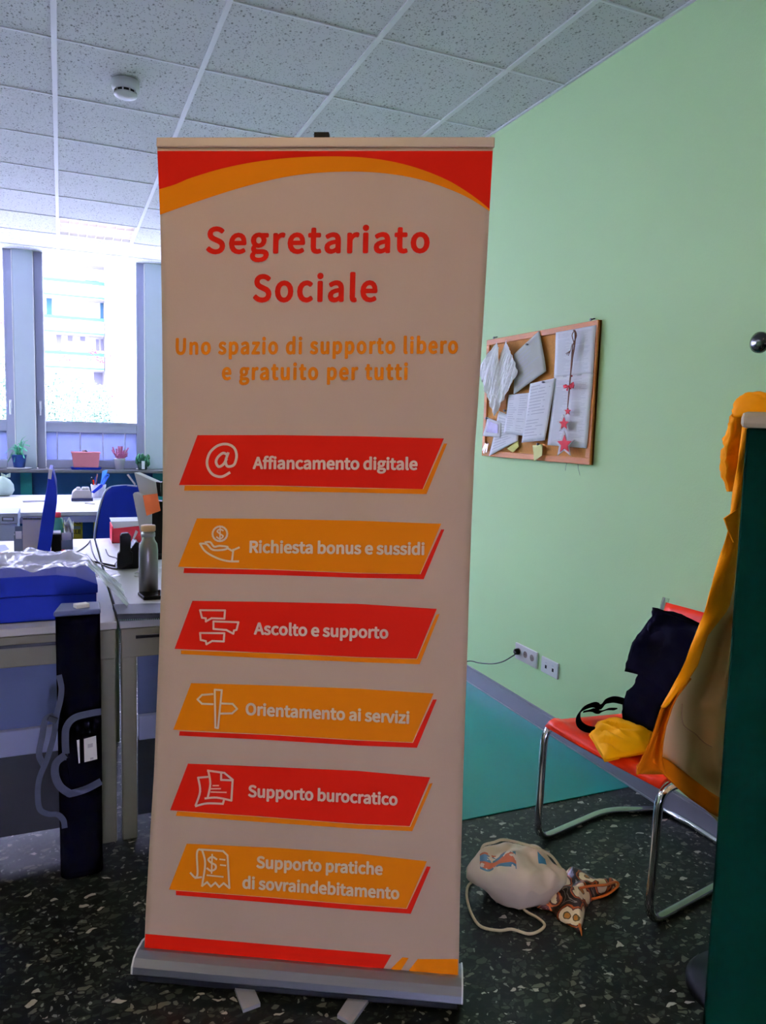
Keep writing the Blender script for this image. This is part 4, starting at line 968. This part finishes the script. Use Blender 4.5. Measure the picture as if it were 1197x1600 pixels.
m_.v += [Vector(((bt0.x+bt1.x)/2, 2.42, ztop+.003)), Vector(((bb0.x+bb1.x)/2, 2.42, .004))]; m_.f += [(40*41+i, 40*41+i+1, k) for i in range(40)]+[(i+1, i, k+1) for i in range(40)]
m_.build('body', M_nyl, RB, smooth=True)
tp = [(bt0.x-.005, 2.36), (bt1.x, 2.362), (bt1.x+.002, 2.47), (bt0.x+.015, 2.475)]
MB().plate([(x, y, ztop+.004) for x, y in tp], (0, 0, .016)).build('top_cap', mat('blue_grey_nylon', (84, 96, 138), .5, var=.2, vscale=30), RB, bevel=.005)
MB().obox(((bt0.x+bt1.x)/2+.01, 2.40, ztop+.026), Vector((.018, .006, 0)), Vector((-.005, .012, 0)), Vector((0, 0, .006))).build('folded_tag', M_paper, RB, bevel=.001)
M_strap = mat('grey_webbing', (66, 72, 90), .8, var=.15, vscale=60)
def strap(pts, w, Y=2.352, name='strap', wd=None):
    P = [onY(p[0], p[1], p[2] if len(p) > 2 else Y) for p in pts]; 
    P = smoothp(P, 5); m = MB(); v = []
    for i, p in enumerate(P):
        t = (P[min(i+1, len(P)-1)]-P[max(i-1, 0)]); t.y = 0; t = t.normalized() if t.length > 1e-6 else Vector((1, 0, 0)); n = Vector((-t.z, 0, t.x))
        v += [p+n*w/2, p-n*w/2, p-n*w/2+Vector((0, .002, 0)), p+n*w/2+Vector((0, .002, 0))]
    f = [(i*4+k, i*4+(k+1) % 4, i*4+4+(k+1) % 4, i*4+4+k) for i in range(len(P)-1) for k in range(4)]
    return m.add(v, f+[(3, 2, 1, 0), tuple((len(P)-1)*4+k for k in range(4))]).build(name, M_strap, RB)
strap([(158, 1112), (140, 1115), (116, 1122), (104, 1136), (102, 1155), (103, 1178)], .020, name='handle')
strap([(102, 1180), (88, 1192), (86, 1210), (93, 1228), (107, 1239), (112, 1240), (135, 1233), (158, 1221)], .022, name='handle')
strap([(92, 1055), (96, 1075), (94, 1095), (88, 1120), (84, 1150), (74, 1185), (62, 1215), (59, 1240), (62, 1264), (75, 1272), (90, 1273), (99, 1282), (101, 1294)], .016, 2.36)
strap([(84, 1118), (71, 1125), (66, 1150), (61, 1178), (66, 1192), (70, 1198)], .017, 2.365)
MB().obox(onY(82, 1124, 2.355), Vector((.012, 0, -.006)), Vector((0, .003, 0)), Vector((.004, 0, .008))).build('buckle', M_black, RB, bevel=.002)
lb = MB().plate([onY(x, y, 2.352) for x, y in ((131, 1155), (150, 1150), (152, 1186), (132, 1191))], (0, .002, 0)).build('label_card', M_paper, RB)
MB().plate([onY(x, y, 2.351) for x, y in ((137, 1163), (145, 1161), (145, 1167), (137, 1169))], (0, .0008, 0)).plate([onY(x, y, 2.351) for x, y in ((141, 1184), (146, 1183), (146, 1187), (141, 1188))], (0, .0008, 0)).build('card_print', M_ink, lb)
MB().plate([onY(x, y, 2.352) for x, y in ((120, 1157), (124, 1156), (125, 1192), (123, 1193))], (0, .002, 0)).build('card_edge', M_paper, RB)
pk = [onY(x, y, 2.358) for x, y in ((108, 1126), (158, 1116), (160, 1222), (110, 1236), (104, 1190))]
MB().plate(pk, (0, .004, 0)).build('pocket', M_nyl, RB, bevel=.002)

# steel bottle, phone, notebooks
def lathe_px(name, m, cx, Y, prof, par, n=24, z0=DZ):
    """profile of (half width px, y px) at depth Y"""
    c = onY(cx, 900, Y); P = []
    for hw, y in prof:
        z = onY(cx, y, Y).z; r = abs(onY(cx+hw, y, Y).x-onY(cx, y, Y).x); P.append((max(r, .0005), z))
    return MB().lathe((c.x, Y, 0), P, n).build(name, m, par, smooth=True)
BY = 2.93
bo = thing('steel_bottle', 'brushed steel water bottle with a wooden cap on the desk corner', 'bottle', (onY(232, 930, BY).x, BY, DZ))
zb = 931.5
lathe_px('body', mat('bottle_steel', (132, 130, 128), .35, .9, var=.08), 232, BY, [(13, zb), (15, zb-2), (15.2, 860), (14, 850), (10, 843), (9.5, 838), (9.8, 832), (9.5, 829)], bo)
lathe_px('neck_ring', M_alu, 232, BY, [(10.8, 838), (11, 835), (10.8, 832)], bo)
lathe_px('cap', mat('bamboo', (196, 158, 108), .5, var=.1), 232, BY, [(11, 829.5), (11.6, 828), (11.6, 822), (11, 820.5)], bo)
ph = thing('smartphone', 'black smartphone lying on the desk at the foot of the bottle', 'phone', dz(233, 938))
P = [dz(215, 930, DZ+.002), dz(252, 926, DZ+.002), dz(252, 936, DZ+.002), dz(224, 938, DZ+.002)]
MB().plate(P, (0, 0, .012)).build('body', M_black, ph, bevel=.003); MB().plate([p+Vector((0, 0, .0125)) for p in [a.lerp(sum(P, Vector())/4, .1) for a in P]], (0, 0, .0006)).build('screen', mat('dark_screen', (8, 8, 12), .1), ph)
def slab(name, pts, z0, h, m, label, cat, **k):
    t = thing(name, label, cat, dz(*pts[0])); P = [onZ(x, y, z0) for x, y in pts]; MB().plate(P, (0, 0, h)).build('cover', m, t, bevel=.002, **k); return t, P
t1, P1 = slab('black_folder', [(183, 968), (255, 966), (255, 950), (176, 952)], DZ+.012, .018, M_black, 'glossy black folder lying on top of the spiral notebook', 'folder')
t2, P2 = slab('spiral_notebook', [(184, 970), (255, 968), (255, 955), (180, 957)], DZ+.001, .009, mat('green_card', (38, 96, 62), .5), 'green spiral notebook with white wire binding on the desk edge', 'notebook')
for i in range(22):
    c = P2[0].lerp(P2[1], (i+.5)/22)+Vector((0, -.001, .005)); MB().tube([c+Vector((0, .006*math.cos(a), .006*math.sin(a))) for a in [k*math.pi/3 for k in range(6)]], .0011, 5, closed=True).build('wire_ring', M_white, t2)
box('page_block', M_paper, P2[0].x+.004, P2[1].x, P2[0].y+.004, P2[0].y+.02, DZ+.0100, DZ+.0118, t2)

# cordless phone + base, on the white desk
TY = 3.445
cp_ = thing('desk_telephone', 'black desk telephone seen from behind, beside the steel bottle', 'telephone', (onY(200, 905, TY).x, TY, DZ))
P = [Vector((q.x, q.y, max(q.z, DZ+.002))) for q in (onY(x, y, TY) for x, y in ((181, 907), (217, 907), (217, 848), (211, 848), (202, 862)))]
MB().plate(P, (0, .12, 0)).build('base', M_black, cp_, bevel=.004)
P = [onY(x, y, 3.40) for x, y in ((188, 838), (190, 834), (201, 833), (205, 838), (204, 862), (208, 864), (207, 880), (186, 890), (183, 885), (184, 866), (188, 862))]
hs = MB().plate(P, (0, .035, 0)).build('handset', M_black, cp_, bevel=.004)
MB().tube(smoothp([dz(216, 893, DZ+.004), dz(210, 896, DZ+.004), dz(211, 900, DZ+.004), dz(218, 898, DZ+.004)], 5), .003, 6).build('cord', M_white, cp_)
# cables across the desk
def cable(pts, label, r=.003, m=M_black, z=DZ+.003):
    o = MB().tube(smoothp([onZ(p[0], p[1], p[2] if len(p) > 2 else z) for p in pts], 6), r, 7).build('cable', m, smooth=True); tag(o, label, 'cable', 'cables on the white desk')
cable([(98, 866), (120, 872), (148, 878), (182, 885)], 'black cable running from the small speaker to the telephone', .005)
cable([(98, 864), (118, 863), (135, 852), (141, 844)], 'thin black cable curving up to the desk back edge')
cable([(141, 844), (144, 860), (152, 876), (168, 886), (183, 889)], 'thin black cable from the desk back edge down to the telephone')
cable([(165, 858), (170, 868), (182, 872), (184, 880)], 'short curled cable beside the red tray', .0022)

# monitor seen edge on
MY = 3.58
mo = thing('monitor', 'navy blue monitor seen nearly edge on, standing on the white desk', 'monitor', (onY(66, 878, MY).x, MY, DZ))
P = [onY(x, y, MY) for x, y in ((76, 734), (82, 735), (84, 742), (88, 760), (89, 785), (84, 825), (78, 868), (72, 876), (55, 876), (60, 845), (64, 815), (70, 780), (74, 755))]
MB().plate(P, (0, .40, 0)).build('screen_back', M_navy, mo, bevel=.004)
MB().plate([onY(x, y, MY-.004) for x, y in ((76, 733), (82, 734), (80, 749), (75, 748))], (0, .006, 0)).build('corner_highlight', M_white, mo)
P = [onY(x, y, MY) for x, y in ((56, 876), (74, 876), (74, 880), (54, 880))]
MB().plate(P, (0, .3, 0)).build('stand_base', M_black, mo)
sp_ = thing('small_speaker', 'dark upright speaker with a pale top right of the blue monitor', 'speaker', (onY(88, 876, 3.75).x, 3.75, DZ))
bx_px('body', M_black, 80, 835, 96, 875, 3.66, .09, sp_, bevel=.003); bx_px('top', M_white, 81, 832.5, 95, 835, 3.665, .08, sp_)
# calendar
CY_ = 3.95
ca_ = thing('desk_calendar', 'cream spiral desk calendar with a red foot left of the monitor', 'calendar', (onY(50, 872, CY_).x, CY_, DZ))
MB().plate([onY(x, y, CY_) for x, y in ((35, 812), (66, 811), (62, 862), (36, 863))], (0, .004, 0)).build('page', mat('cream_paper', (208, 200, 190), .8), ca_)
MB().plate([onY(x, y, CY_) for x, y in ((36, 863), (62, 862), (60, 875), (37, 875))], (0, .05, 0)).build('red_foot', mat('calendar_red', (205, 20, 60), .6), ca_)
for i in range(11): MB().lathe(onY(37+2.7*i, 811.5, CY_), [(.004, -.002), (.004, .008)], 6).build('wire_ring', M_grey, ca_)
rd = thing('red_card', 'red card box standing between the monitor and the small speaker', 'box', (onY(85, 873, 3.85).x, 3.85, DZ))
bx_px('body', mat('calendar_red', (205, 20, 60), .6), 74, 862, 102, 874, 3.85, .06, rd, bevel=.002)
# grey organisers, bottle with red cap, tissue
for (x0, y0, x1, y1, Y, lab) in ((22, 836, 36, 870, 4.02, 'grey desk organiser left of the calendar'), (95, 838, 114, 872, 4.05, 'grey desk organiser right of the small speaker')):
    og = thing('desk_organiser', lab, 'organiser', (onY((x0+x1)/2, y1, Y).x, Y, DZ))
    a, c = onY(x0, (y0+y1)/2, Y), onY(x1, (y0+y1)/2, Y); zt = a.z+.5*0+onY((x0+x1)/2, y0, Y).z-a.z
    M_org = mat('organiser_grey', (104, 118, 140), .5)
    MB().box(a.x, c.x, Y, Y+.004, DZ+.001, zt-.02).box(a.x, c.x, Y+.1, Y+.104, DZ+.001, zt+.03).box(a.x, a.x+.003, Y, Y+.104, DZ+.001, zt).box(c.x-.003, c.x, Y, Y+.104, DZ+.001, zt).box(a.x, c.x, Y, Y+.104, DZ+.001, DZ+.004).build('holder', M_org, og)
    box('divider', M_org, a.x, c.x, Y+.05, Y+.053, DZ+.004, zt+.01, og); box('card', M_paper, a.x+.006, c.x-.006, Y+.02, Y+.024, DZ+.004, zt+.015, og)
tb = thing('green_bottle', 'round teal green bottle with a red cap behind the small speaker', 'bottle', (onY(92, 865, 4.15).x, 4.15, DZ))
lathe_px('body', mat('teal_green', (40, 130, 110), .4), 92, 4.15, [(7, 864), (8, 860), (8, 815), (7, 810), (4, 808)], tb); lathe_px('cap', mat('red_plastic', (210, 40, 60), .4), 92, 4.15, [(5, 808), (5.5, 806), (5, 801), (3, 800)], tb)
tg = thing('tissue', 'crumpled white tissue on the grey organiser', 'tissue', onY(108, 838, 4.10))
MB().grid(lambda u, v: onY(100+15*u, 838-26*v+4*math.sin(u*9), 4.10+.03*math.sin(u*7+v*9)), 12, 12).build('sheet', M_paper, tg, solid=.001)
# keyboard and papers on the left
kb = thing('keyboard', 'pale keyboard on the white desk at the left edge', 'keyboard', dz(15, 876))
P = [dz(-40, 881), dz(35, 881), dz(36, 869), dz(-36, 870)]
MB().plate(P, (0, 0, .014)).build('case', mat('keyboard_case', (150, 150, 165), .5), kb, bevel=.003)
kme = None
for r in range(4):
    for c in range(14):
        u, v = (c+.5)/14, (r+.5)/4; p = P[0].lerp(P[1], u).lerp(P[3].lerp(P[2], u), v)
        if kme is None: kme = MB().box(-.0115, .0115, -.010, .010, 0, .006).mesh('key'); kme.materials.append(M_white)
        o = bpy.data.objects.new('key', kme); col.objects.link(o); o.parent = kb; o.location = p+Vector((0, 0, .0145))-org(kb)
sh = tag(MB().plate([dz(-20, 868), dz(14, 858), dz(8, 851), dz(-30, 855)], (0, 0, .001)).build('loose_paper', mat('lilac_paper', (186, 190, 226), .8)), 'sheet of pale lilac paper on the white desk at the left edge', 'paper')
# red tray
RY = 4.2
rt = thing('red_tray', 'red document tray with white papers at the back of the white desk', 'tray', (onY(197, 862, RY).x, RY, DZ))
M_rt = mat('tray_red', (214, 30, 52), .45)
a, c = onY(175, 840, RY), onY(222, 840, RY); zt = onY(197, 822, RY).z
MB().box(a.x, c.x, RY, RY+.005, DZ+.001, zt-.05).box(a.x, a.x+.004, RY, RY+.2, DZ+.001, zt).box(c.x-.004, c.x, RY, RY+.2, DZ+.001, zt).box(a.x, c.x, RY+.195, RY+.2, DZ+.001, zt).box(a.x, c.x, RY, RY+.2, DZ+.001, DZ+.005).box(a.x, c.x, RY, RY+.2, DZ+.075, DZ+.079).build('tray_shell', M_rt, rt)
MB().plate([onY(x, y, RY-.006) for x, y in ((174, 815), (222, 814), (222, 821), (178, 826))], (0, .18, .0)).build('paper_stack', M_paper, rt)
MB().plate([onY(x, y, RY-.008) for x, y in ((176, 826), (222, 822), (222, 838), (180, 842))], (0, .004, 0)).build('front_flap', M_rt, rt)
MB().plate([onY(x, y, RY-.012) for x, y in ((212, 828), (216, 831), (208, 846), (206, 845))], (0, .003, 0)).build('paper_slip', M_paper, rt)
# equipment standing right, beside the banner
EY = 3.75
w1 = thing('white_monitor', 'white backed monitor half hidden behind the banner, orange note on it', 'monitor', (onY(235, 880, EY).x, EY, DZ))
MB().plate([onY(x, y, EY) for x, y in ((209, 738), (243, 753), (246, 775), (219, 776))], (.03, .05, 0)).build('rear_shell', M_white, w1, bevel=.004)
MB().plate([onY(x, y, EY+.004) for x, y in ((243, 753), (250, 754), (252, 776), (246, 775))], (.03, .05, 0)).build('side_edge', M_black, w1)
MB().plate([onY(x, y, EY-.04) for x, y in ((207, 772), (210, 769), (236, 782), (236, 850), (222, 850))], (.02, .035, 0)).build('lower_shell', M_white, w1, bevel=.004)
MB().plate([onY(x, y, EY-.03) for x, y in ((236, 782), (256, 784), (256, 868), (234, 868))], (.02, .05, 0)).build('stand', M_black, w1)
box('foot', M_black, onY(216, 880, EY).x, onY(262, 880, EY).x, EY-.1, EY+.12, DZ+.001, DZ+.02, w1)
MB().plate([onY(x, y, EY-.055) for x, y in ((198, 742), (201, 741), (212, 756), (211, 759))], (0, .006, 0)).build('stylus', M_white, w1)
sn = MB().plate([onY(x, y, EY-.05) for x, y in ((223, 774), (246, 771), (251, 798), (229, 806))], (0, .001, 0)).build('orange_note', mat('orange_sticky', (244, 118, 58), .7, var=.05)); tag(sn, 'orange sticky note stuck on the white monitor', 'note')
# office chair
oc = thing('office_chair', 'navy office chair with a tall rounded back behind the white desk', 'chair', (.42, 5.0, 0))
OY = 4.95
prof_px = [(147, 862), (148, 835), (152, 810), (158, 785), (165, 768), (175, 761), (195, 759), (214, 760), (232, 768), (240, 785), (244, 815), (246, 862)]
def ocb(u, v):
    pts = prof_px; i = u*(len(pts)-1); k = min(int(i), len(pts)-2); t = i-k
    x = pts[k][0]*(1-t)+pts[k+1][0]*t; y = pts[k][1]*(1-t)+pts[k+1][1]*t
    cx_, cy_ = 196, 862; x = cx_+(x-cx_)*v; y = cy_+(y-cy_)*v
    return onY(x, y, OY-.05*math.cos(v*1.5)+.03*abs(u-.5))
MB().grid(ocb, 33, 10).build('backrest', M_navy, oc, smooth=True, solid=.05)
MB().tube(smoothp([onY(x, y, OY-.02) for x, y in prof_px[:8]], 4), .007, 8).build('back_rim', mat('pale_rim', (180, 190, 220), .4), oc, smooth=True)
MB().lathe((.42, 5.18, .44), [(.2, 0), (.24, .02), (.24, .06), (.2, .08)], 24).build('seat', M_navy, oc, smooth=True)
MB().tube([(.42, 5.18, .06), (.42, 5.18, .45)], .025, 12).build('gas_post', M_black, oc); MB().tube([(.42, 5.15, .47), (.42, 4.98, .5), (.42, 4.97, .62)], .02, 8).build('back_post', M_black, oc)
for k in range(5):
    a = k*1.2566; MB().tube([(.42, 5.18, .09), (.42+.28*math.cos(a), 5.18+.28*math.sin(a), .07)], .018, 8).build('leg', M_black, oc)
    MB().lathe((.42+.28*math.cos(a)-.015, 5.18+.28*math.sin(a), .028), [(.026, 0), (.026, .03)], 12, (1, 0, 0)).build('caster', M_black, oc)
# far desk items
def onfar(x, y): return onZ(x, y, .74)
td = thing('desk_dispenser', 'beige desk phone lying on the long desk left of the pen cup', 'telephone', onfar(128, 783))
c = onfar(128, 783); r = abs(onY(145, 780, c.y).x-onY(128, 780, c.y).x)
MB().plate([(c.x-r, c.y, .741), (c.x+r, c.y, .741), (c.x+r*.9, c.y, .80), (c.x+r*.75, c.y, .83), (c.x-r*.6, c.y, .832), (c.x-r*.85, c.y, .81)], (0, .16, 0)).build('body', mat('dirty_beige', (176, 168, 172), .5, var=.05), td, bevel=.006)
box('base', mat('dark_rim', (60, 64, 110), .5), c.x-r*.95, c.x+r*1.02, c.y-.004, c.y+.17, .7405, .765, td)
for k in (-.3, .2, .5): MB().lathe((c.x+r*k, c.y+.05, .832), [(.018, 0), (.02, .012), (.012, .022)], 10).build('button', M_white, td, smooth=True)
pcup = thing('pen_cup', 'white pen cup with pens and scissors on the long desk', 'pen cup', onfar(154, 777))
c = onfar(154, 777); ry = c.y; zt = onY(154, 757, ry).z
MB().lathe((c.x, c.y, .741), [(.050, 0), (.052, .004), (.064, zt-.741), (.060, zt-.741), (.048, .008)], 18).build('cup', mat('cup_white', (200, 198, 215), .4), pcup, smooth=True)
MB().tube([(c.x-.06, c.y-.02, zt-.01), (c.x+.06, c.y-.02, zt-.03)], .003, 5).build('rim_ring', M_grey, pcup)
for n_p, (x0, y0, x1, y1, w_, mm, nm) in enumerate(((146, 757, 143, 746, .006, M_black, 'pen'), (149, 757, 152, 741, .006, mat('pen_brown', (110, 60, 60), .4), 'pen'), (152, 757, 150, 745, .007, M_navy, 'pen'), (147, 757, 146, 750, .006, M_print_red, 'pen'), (158, 757, 168, 745, .007, mat('pen_blue', (40, 110, 230), .4), 'pen'))):
    p = thing(nm, 'pen standing in the white pen cup, '+('dark', 'brown', 'navy', 'red', 'bright blue')[n_p]+' one', 'pen', onY(x0, y0+6, ry)); MB().tube([onY(x0, y0+8, ry), onY(x1, y1, ry+.02*n_p-.03)], w_, 6).build('barrel', mm, p)
ru = MB().plate([onY(x, y, ry+.03) for x, y in ((157, 757), (160, 736), (168, 734), (162, 757))], (0, .003, 0)).build('ruler', mat('sky_blue_plastic', (90, 170, 235), .4)); tag(ru, 'light blue ruler standing in the white pen cup', 'ruler')
ss = MB().tube(smoothp([onY(x, y, ry-.01) for x, y in ((162, 755), (170, 744), (168, 741), (163, 746), (158, 757))], 5), .005, 6).build('scissors', mat('pen_blue', (40, 110, 230), .4)); tag(ss, 'blue handled scissors standing in the white pen cup', 'scissors')
sk = MB().plate([onY(x, y, ry-.12) for x, y in ((143, 769), (157, 757), (161, 757), (160, 761), (147, 771))], (0, .03, 0)).build('stapler', M_navy); tag(sk, 'dark stapler leaning against the pen cup', 'stapler')
tag(MB().plate([onfar(35, 783), onfar(70, 782), onfar(70, 784), onfar(36, 785)], (0, 0, .003)).build('ruler_strip', M_black), 'thin dark strip lying on the long desk', 'strip')
tag(MB().tube([onfar(133, 787), onfar(148, 788)], .006, 6).build('pencil', M_black), 'dark pencil lying on the long desk before the pen cup', 'pencil')
# posters below the far desk, box, carrier bag
PY = 6.13
def poster(x0, y0, x1, y1, label, words):
    p = thing('yellow_poster', label, 'poster', onY((x0+x1)/2, y1, PY))
    MB().plate([onY(x, y, PY) for x, y in ((x0, y0), (x1, y0), (x1, y1), (x0, y1))], (0, .004, 0)).build('sheet', mat('yellow_print', (228, 206, 60), .7), p)
    for wd, a, b_, cap in words: text(wd, a, b_, cap, mat('poster_ink', (70, 60, 50), .7) if wd != 'GUIDO' else mat('poster_red', (190, 60, 40), .7), .02, par=p, f3=lambda x, y: onY(x, y, PY-.002), name='lettering')
    return p
poster(95, 797, 129, 846, 'yellow poster with dark capital letters under the long desk', [('GUIDO', (105, 808), (126, 808), 4), ('TALA', (112, 819), (127, 819), 4), ('LLE', (113, 834), (126, 834), 6)])
poster(146, 797, 153, 846, 'narrow yellow poster edge beside the office chair', [])
MB().plate([onY(x, y, PY-.002) for x, y in ((114, 822), (126, 822), (126, 827), (114, 827))], (0, .001, 0)).build('print_block', M_ink, bpy.data.objects['yellow_poster'])
fp = box('back_board', M_blue, -1.6, .62, 6.16, 6.18, .02, .70, fd_)
ab = thing('archive_box', 'pale archive box with a label slot under the long desk', 'box', onY(12, 850, 5.55))
a, c = onY(-30, 825, 5.55), onY(27, 825, 5.55); zt = onY(10, 802, 5.55).z
M_ab = mat('pale_card', (176, 182, 214), .7)
box('body', M_ab, a.x, c.x, 5.55, 5.88, zt-.36, zt-.05, ab); box('lid', M_ab, a.x-.006, c.x+.006, 5.544, 5.886, zt-.07, zt, ab, bevel=.003)
MB().plate([onY(x, y, 5.54) for x, y in ((3, 808), (22, 808), (22, 814), (3, 814))], (0, .003, 0)).build('label_frame', M_grey, ab); MB().plate([onY(x, y, 5.538) for x, y in ((5, 809), (20, 809), (20, 813), (5, 813))], (0, .001, 0)).build('label_card', mat('lilac_paper', (186, 190, 226), .8), ab)
pb_ = thing('drawer_unit', 'grey drawer unit carrying the archive box under the long desk', 'cabinet', ((a.x+c.x)/2, 5.7, 0))
box('body', M_white, a.x-.02, c.x+.02, 5.53, 5.90, .0, zt-.362, pb_)
for k in range(2): 
    d_ = box('drawer', M_white, a.x, c.x, 5.515, 5.53, .03+.10*k, .115+.10*k, pb_); box('handle', M_grey, (a.x+c.x)/2-.05, (a.x+c.x)/2+.05, 5.505, 5.515, .08+.10*k, .09+.10*k, d_)
cbg = thing('carrier_bag', 'pale green knotted carrier bag standing on the long desk at the left edge', 'bag', onY(10, 770, 7.2))
c0 = onY(8, 772, 7.15)
lathe_px('body', mat('pale_plastic_bag', (176, 196, 190), .5, var=.15, vscale=20), 8, 7.2, [(14, 773), (18, 766), (17, 757), (12, 750), (5, 746), (3, 744)], cbg)
MB().grid(lambda u, v: onY(2+14*u, 746-7*v*(.5+abs(u-.5)), 7.2+.02*math.sin(u*9)), 6, 4).build('knot', mat('pale_plastic_bag', (176, 196, 190)), cbg, solid=.003)
lathe_px('red_print', mat('pale_red_print', (196, 150, 150), .6), 5, 7.17, [(6, 768), (8, 764), (8, 759), (5, 756)], cbg)

# plants on the sill
SZ = .931; SY = YW-.12
def pot_at(x, y): p = onY(x, y, SY); return p.x
def pxr(w): return w*SY/FPX*.93
x = pot_at(30, 727)
sp1 = thing('spider_plant', 'spider plant with pale arching leaves in a blue pot on the sill', 'plant', (x, SY, SZ))
MB().lathe((x, SY, SZ), [(.10, 0), (.11, .012), (.10, .014)], 20).build('saucer', M_white, sp1, smooth=True)
MB().lathe((x, SY, SZ+.014), [(.048, 0), (.065, .11), (.068, .12), (.06, .12)], 20).build('pot', mat('blue_pot', (20, 60, 130), .4), sp1, smooth=True)
random.seed(11); M_leaf = mat('pale_green_leaf', (90, 190, 150), .5, var=.2); M_ldk = mat('green_leaf', (50, 100, 60), .9)
tips = [(8, 708), (14, 702), (12, 722), (22, 722), (44, 688), (40, 682), (36, 690), (47, 697), (28, 694), (18, 697), (33, 700), (24, 699), (42, 705), (38, 716), (16, 712)]
for tx, ty in tips:
    e = onY(tx, ty, SY+random.uniform(-.08, .05)); b0_ = Vector((x+random.uniform(-.03, .03), SY, SZ+.13)); mid = b0_.lerp(e, .5)+Vector((0, 0, .05))
    MB().ribbon(smoothp([b0_, mid, e], 6), (.3, 1, .2), .024, .001).build('leaf', M_leaf, sp1)
a, c = onY(111, 718, SY), onY(157, 718, SY)
pt2 = thing('pink_planter', 'long pink trough planter on a dark saucer on the sill', 'planter', ((a.x+c.x)/2, SY, SZ))
def trough(z0, z1, w0, w1, d0, d1): 
    cx_ = (a.x+c.x)/2; return MB().add([(cx_-w0, SY-d0, z0), (cx_+w0, SY-d0, z0), (cx_+w0, SY+d0, z0), (cx_-w0, SY+d0, z0), (cx_-w1, SY-d1, z1), (cx_+w1, SY-d1, z1), (cx_+w1, SY+d1, z1), (cx_-w1, SY+d1, z1)], [(3, 2, 1, 0), (4, 5, 6, 7), (0, 1, 5, 4), (1, 2, 6, 5), (2, 3, 7, 6), (3, 0, 4, 7)])
hw = (c.x-a.x)/2; zt = onY(134, 706, SY).z
trough(SZ+.02, zt-.012, hw*.84, hw*.95, .055, .065).build('trough', mat('pink_plastic', (205, 118, 128), .5), pt2, bevel=.004); trough(zt-.014, zt, hw, hw, .07, .07).build('rim', mat('pink_plastic', (205, 118, 128), .5), pt2, bevel=.002)
trough(SZ, SZ+.02, hw*.95, hw*1.05, .075, .08).build('saucer', M_navy, pt2); MB().lathe(((a.x+c.x)/2-.01, SY, zt), [(.03, 0), (.018, .015), (.004, .02)], 10).build('soil', mat('soil', (80, 60, 60), .9), pt2)
x = pot_at(187, 727)
hp = thing('pink_heather', 'pink heather in a white pot on the sill', 'plant', (x, SY, SZ))
MB().lathe((x, SY, SZ), [(.038, 0), (.052, .10), (.056, .11), (.05, .11)], 18).build('pot', mat('white_pot', (200, 196, 214), .4), hp, smooth=True)
for k in range(46):
    a_ = random.random()*6.283; r_ = random.uniform(.01, .085); h = random.uniform(.03, .12); e = Vector((x+r_*math.cos(a_), SY+r_*math.sin(a_), SZ+.11+h))
    MB().tube([(x+.3*r_*math.cos(a_), SY+.3*r_*math.sin(a_), SZ+.10), e], [.003, .008], 5).build('sprig', mat('heather_pink', (200, 120, 160), .8, var=.3), hp)
x = pot_at(223, 727)
cc = thing('round_cactus', 'small dark green leafy plant with a white tag at the right end of the sill', 'plant', (x, SY, SZ))
MB().lathe((x, SY, SZ), [(.04, 0), (.05, .06), (.046, .062)], 16).build('pot', mat('dark_green_pot', (20, 60, 50), .5), cc, smooth=True)
for k in range(16):
    a_ = k*2.4; r_ = .05; MB().lathe((x+r_*math.cos(a_), SY+r_*math.sin(a_), SZ+.05+.006*k*.8), [(.004, -.02), (.022, 0), (.02, .025), (.003, .045)], 8).build('leaf', mat('dark_green_leaf', (20, 96, 62), .5, var=.3), cc, smooth=True)
box('tag', M_paper, x-.018, x+.012, SY-.085, SY-.083, SZ+.01, SZ+.09, cc)
# smoke detector
c = onZ(196, 127, H)
sd = thing('smoke_detector', 'white round smoke detector on the ceiling tile', 'smoke detector', (c.x, c.y, H))
MB().lathe((c.x, c.y, H-.001), [(.062, 0), (.062, .03), (.056, .042)], 28, (0, 0, -1)).build('base', M_white, sd, smooth=True)
MB().lathe((c.x, c.y, H-.042), [(.046, 0), (.046, .016)], 28, (0, 0, -1)).build('vent', M_black, sd); 
for k in range(10):
    a_ = k*.6283; MB().box(-.002, .002, -.002, .002, 0, .016).build('vent_rib', M_white, sd) if False else box('vent_rib', M_white, c.x+.048*math.cos(a_)-.003, c.x+.048*math.cos(a_)+.003, c.y+.048*math.sin(a_)-.003, c.y+.048*math.sin(a_)+.003, H-.06, H-.042, sd)
MB().lathe((c.x, c.y, H-.056), [(.052, 0), (.052, .008), (.03, .018), (.005, .02)], 28, (0, 0, -1)).build('cap', M_white, sd, smooth=True)
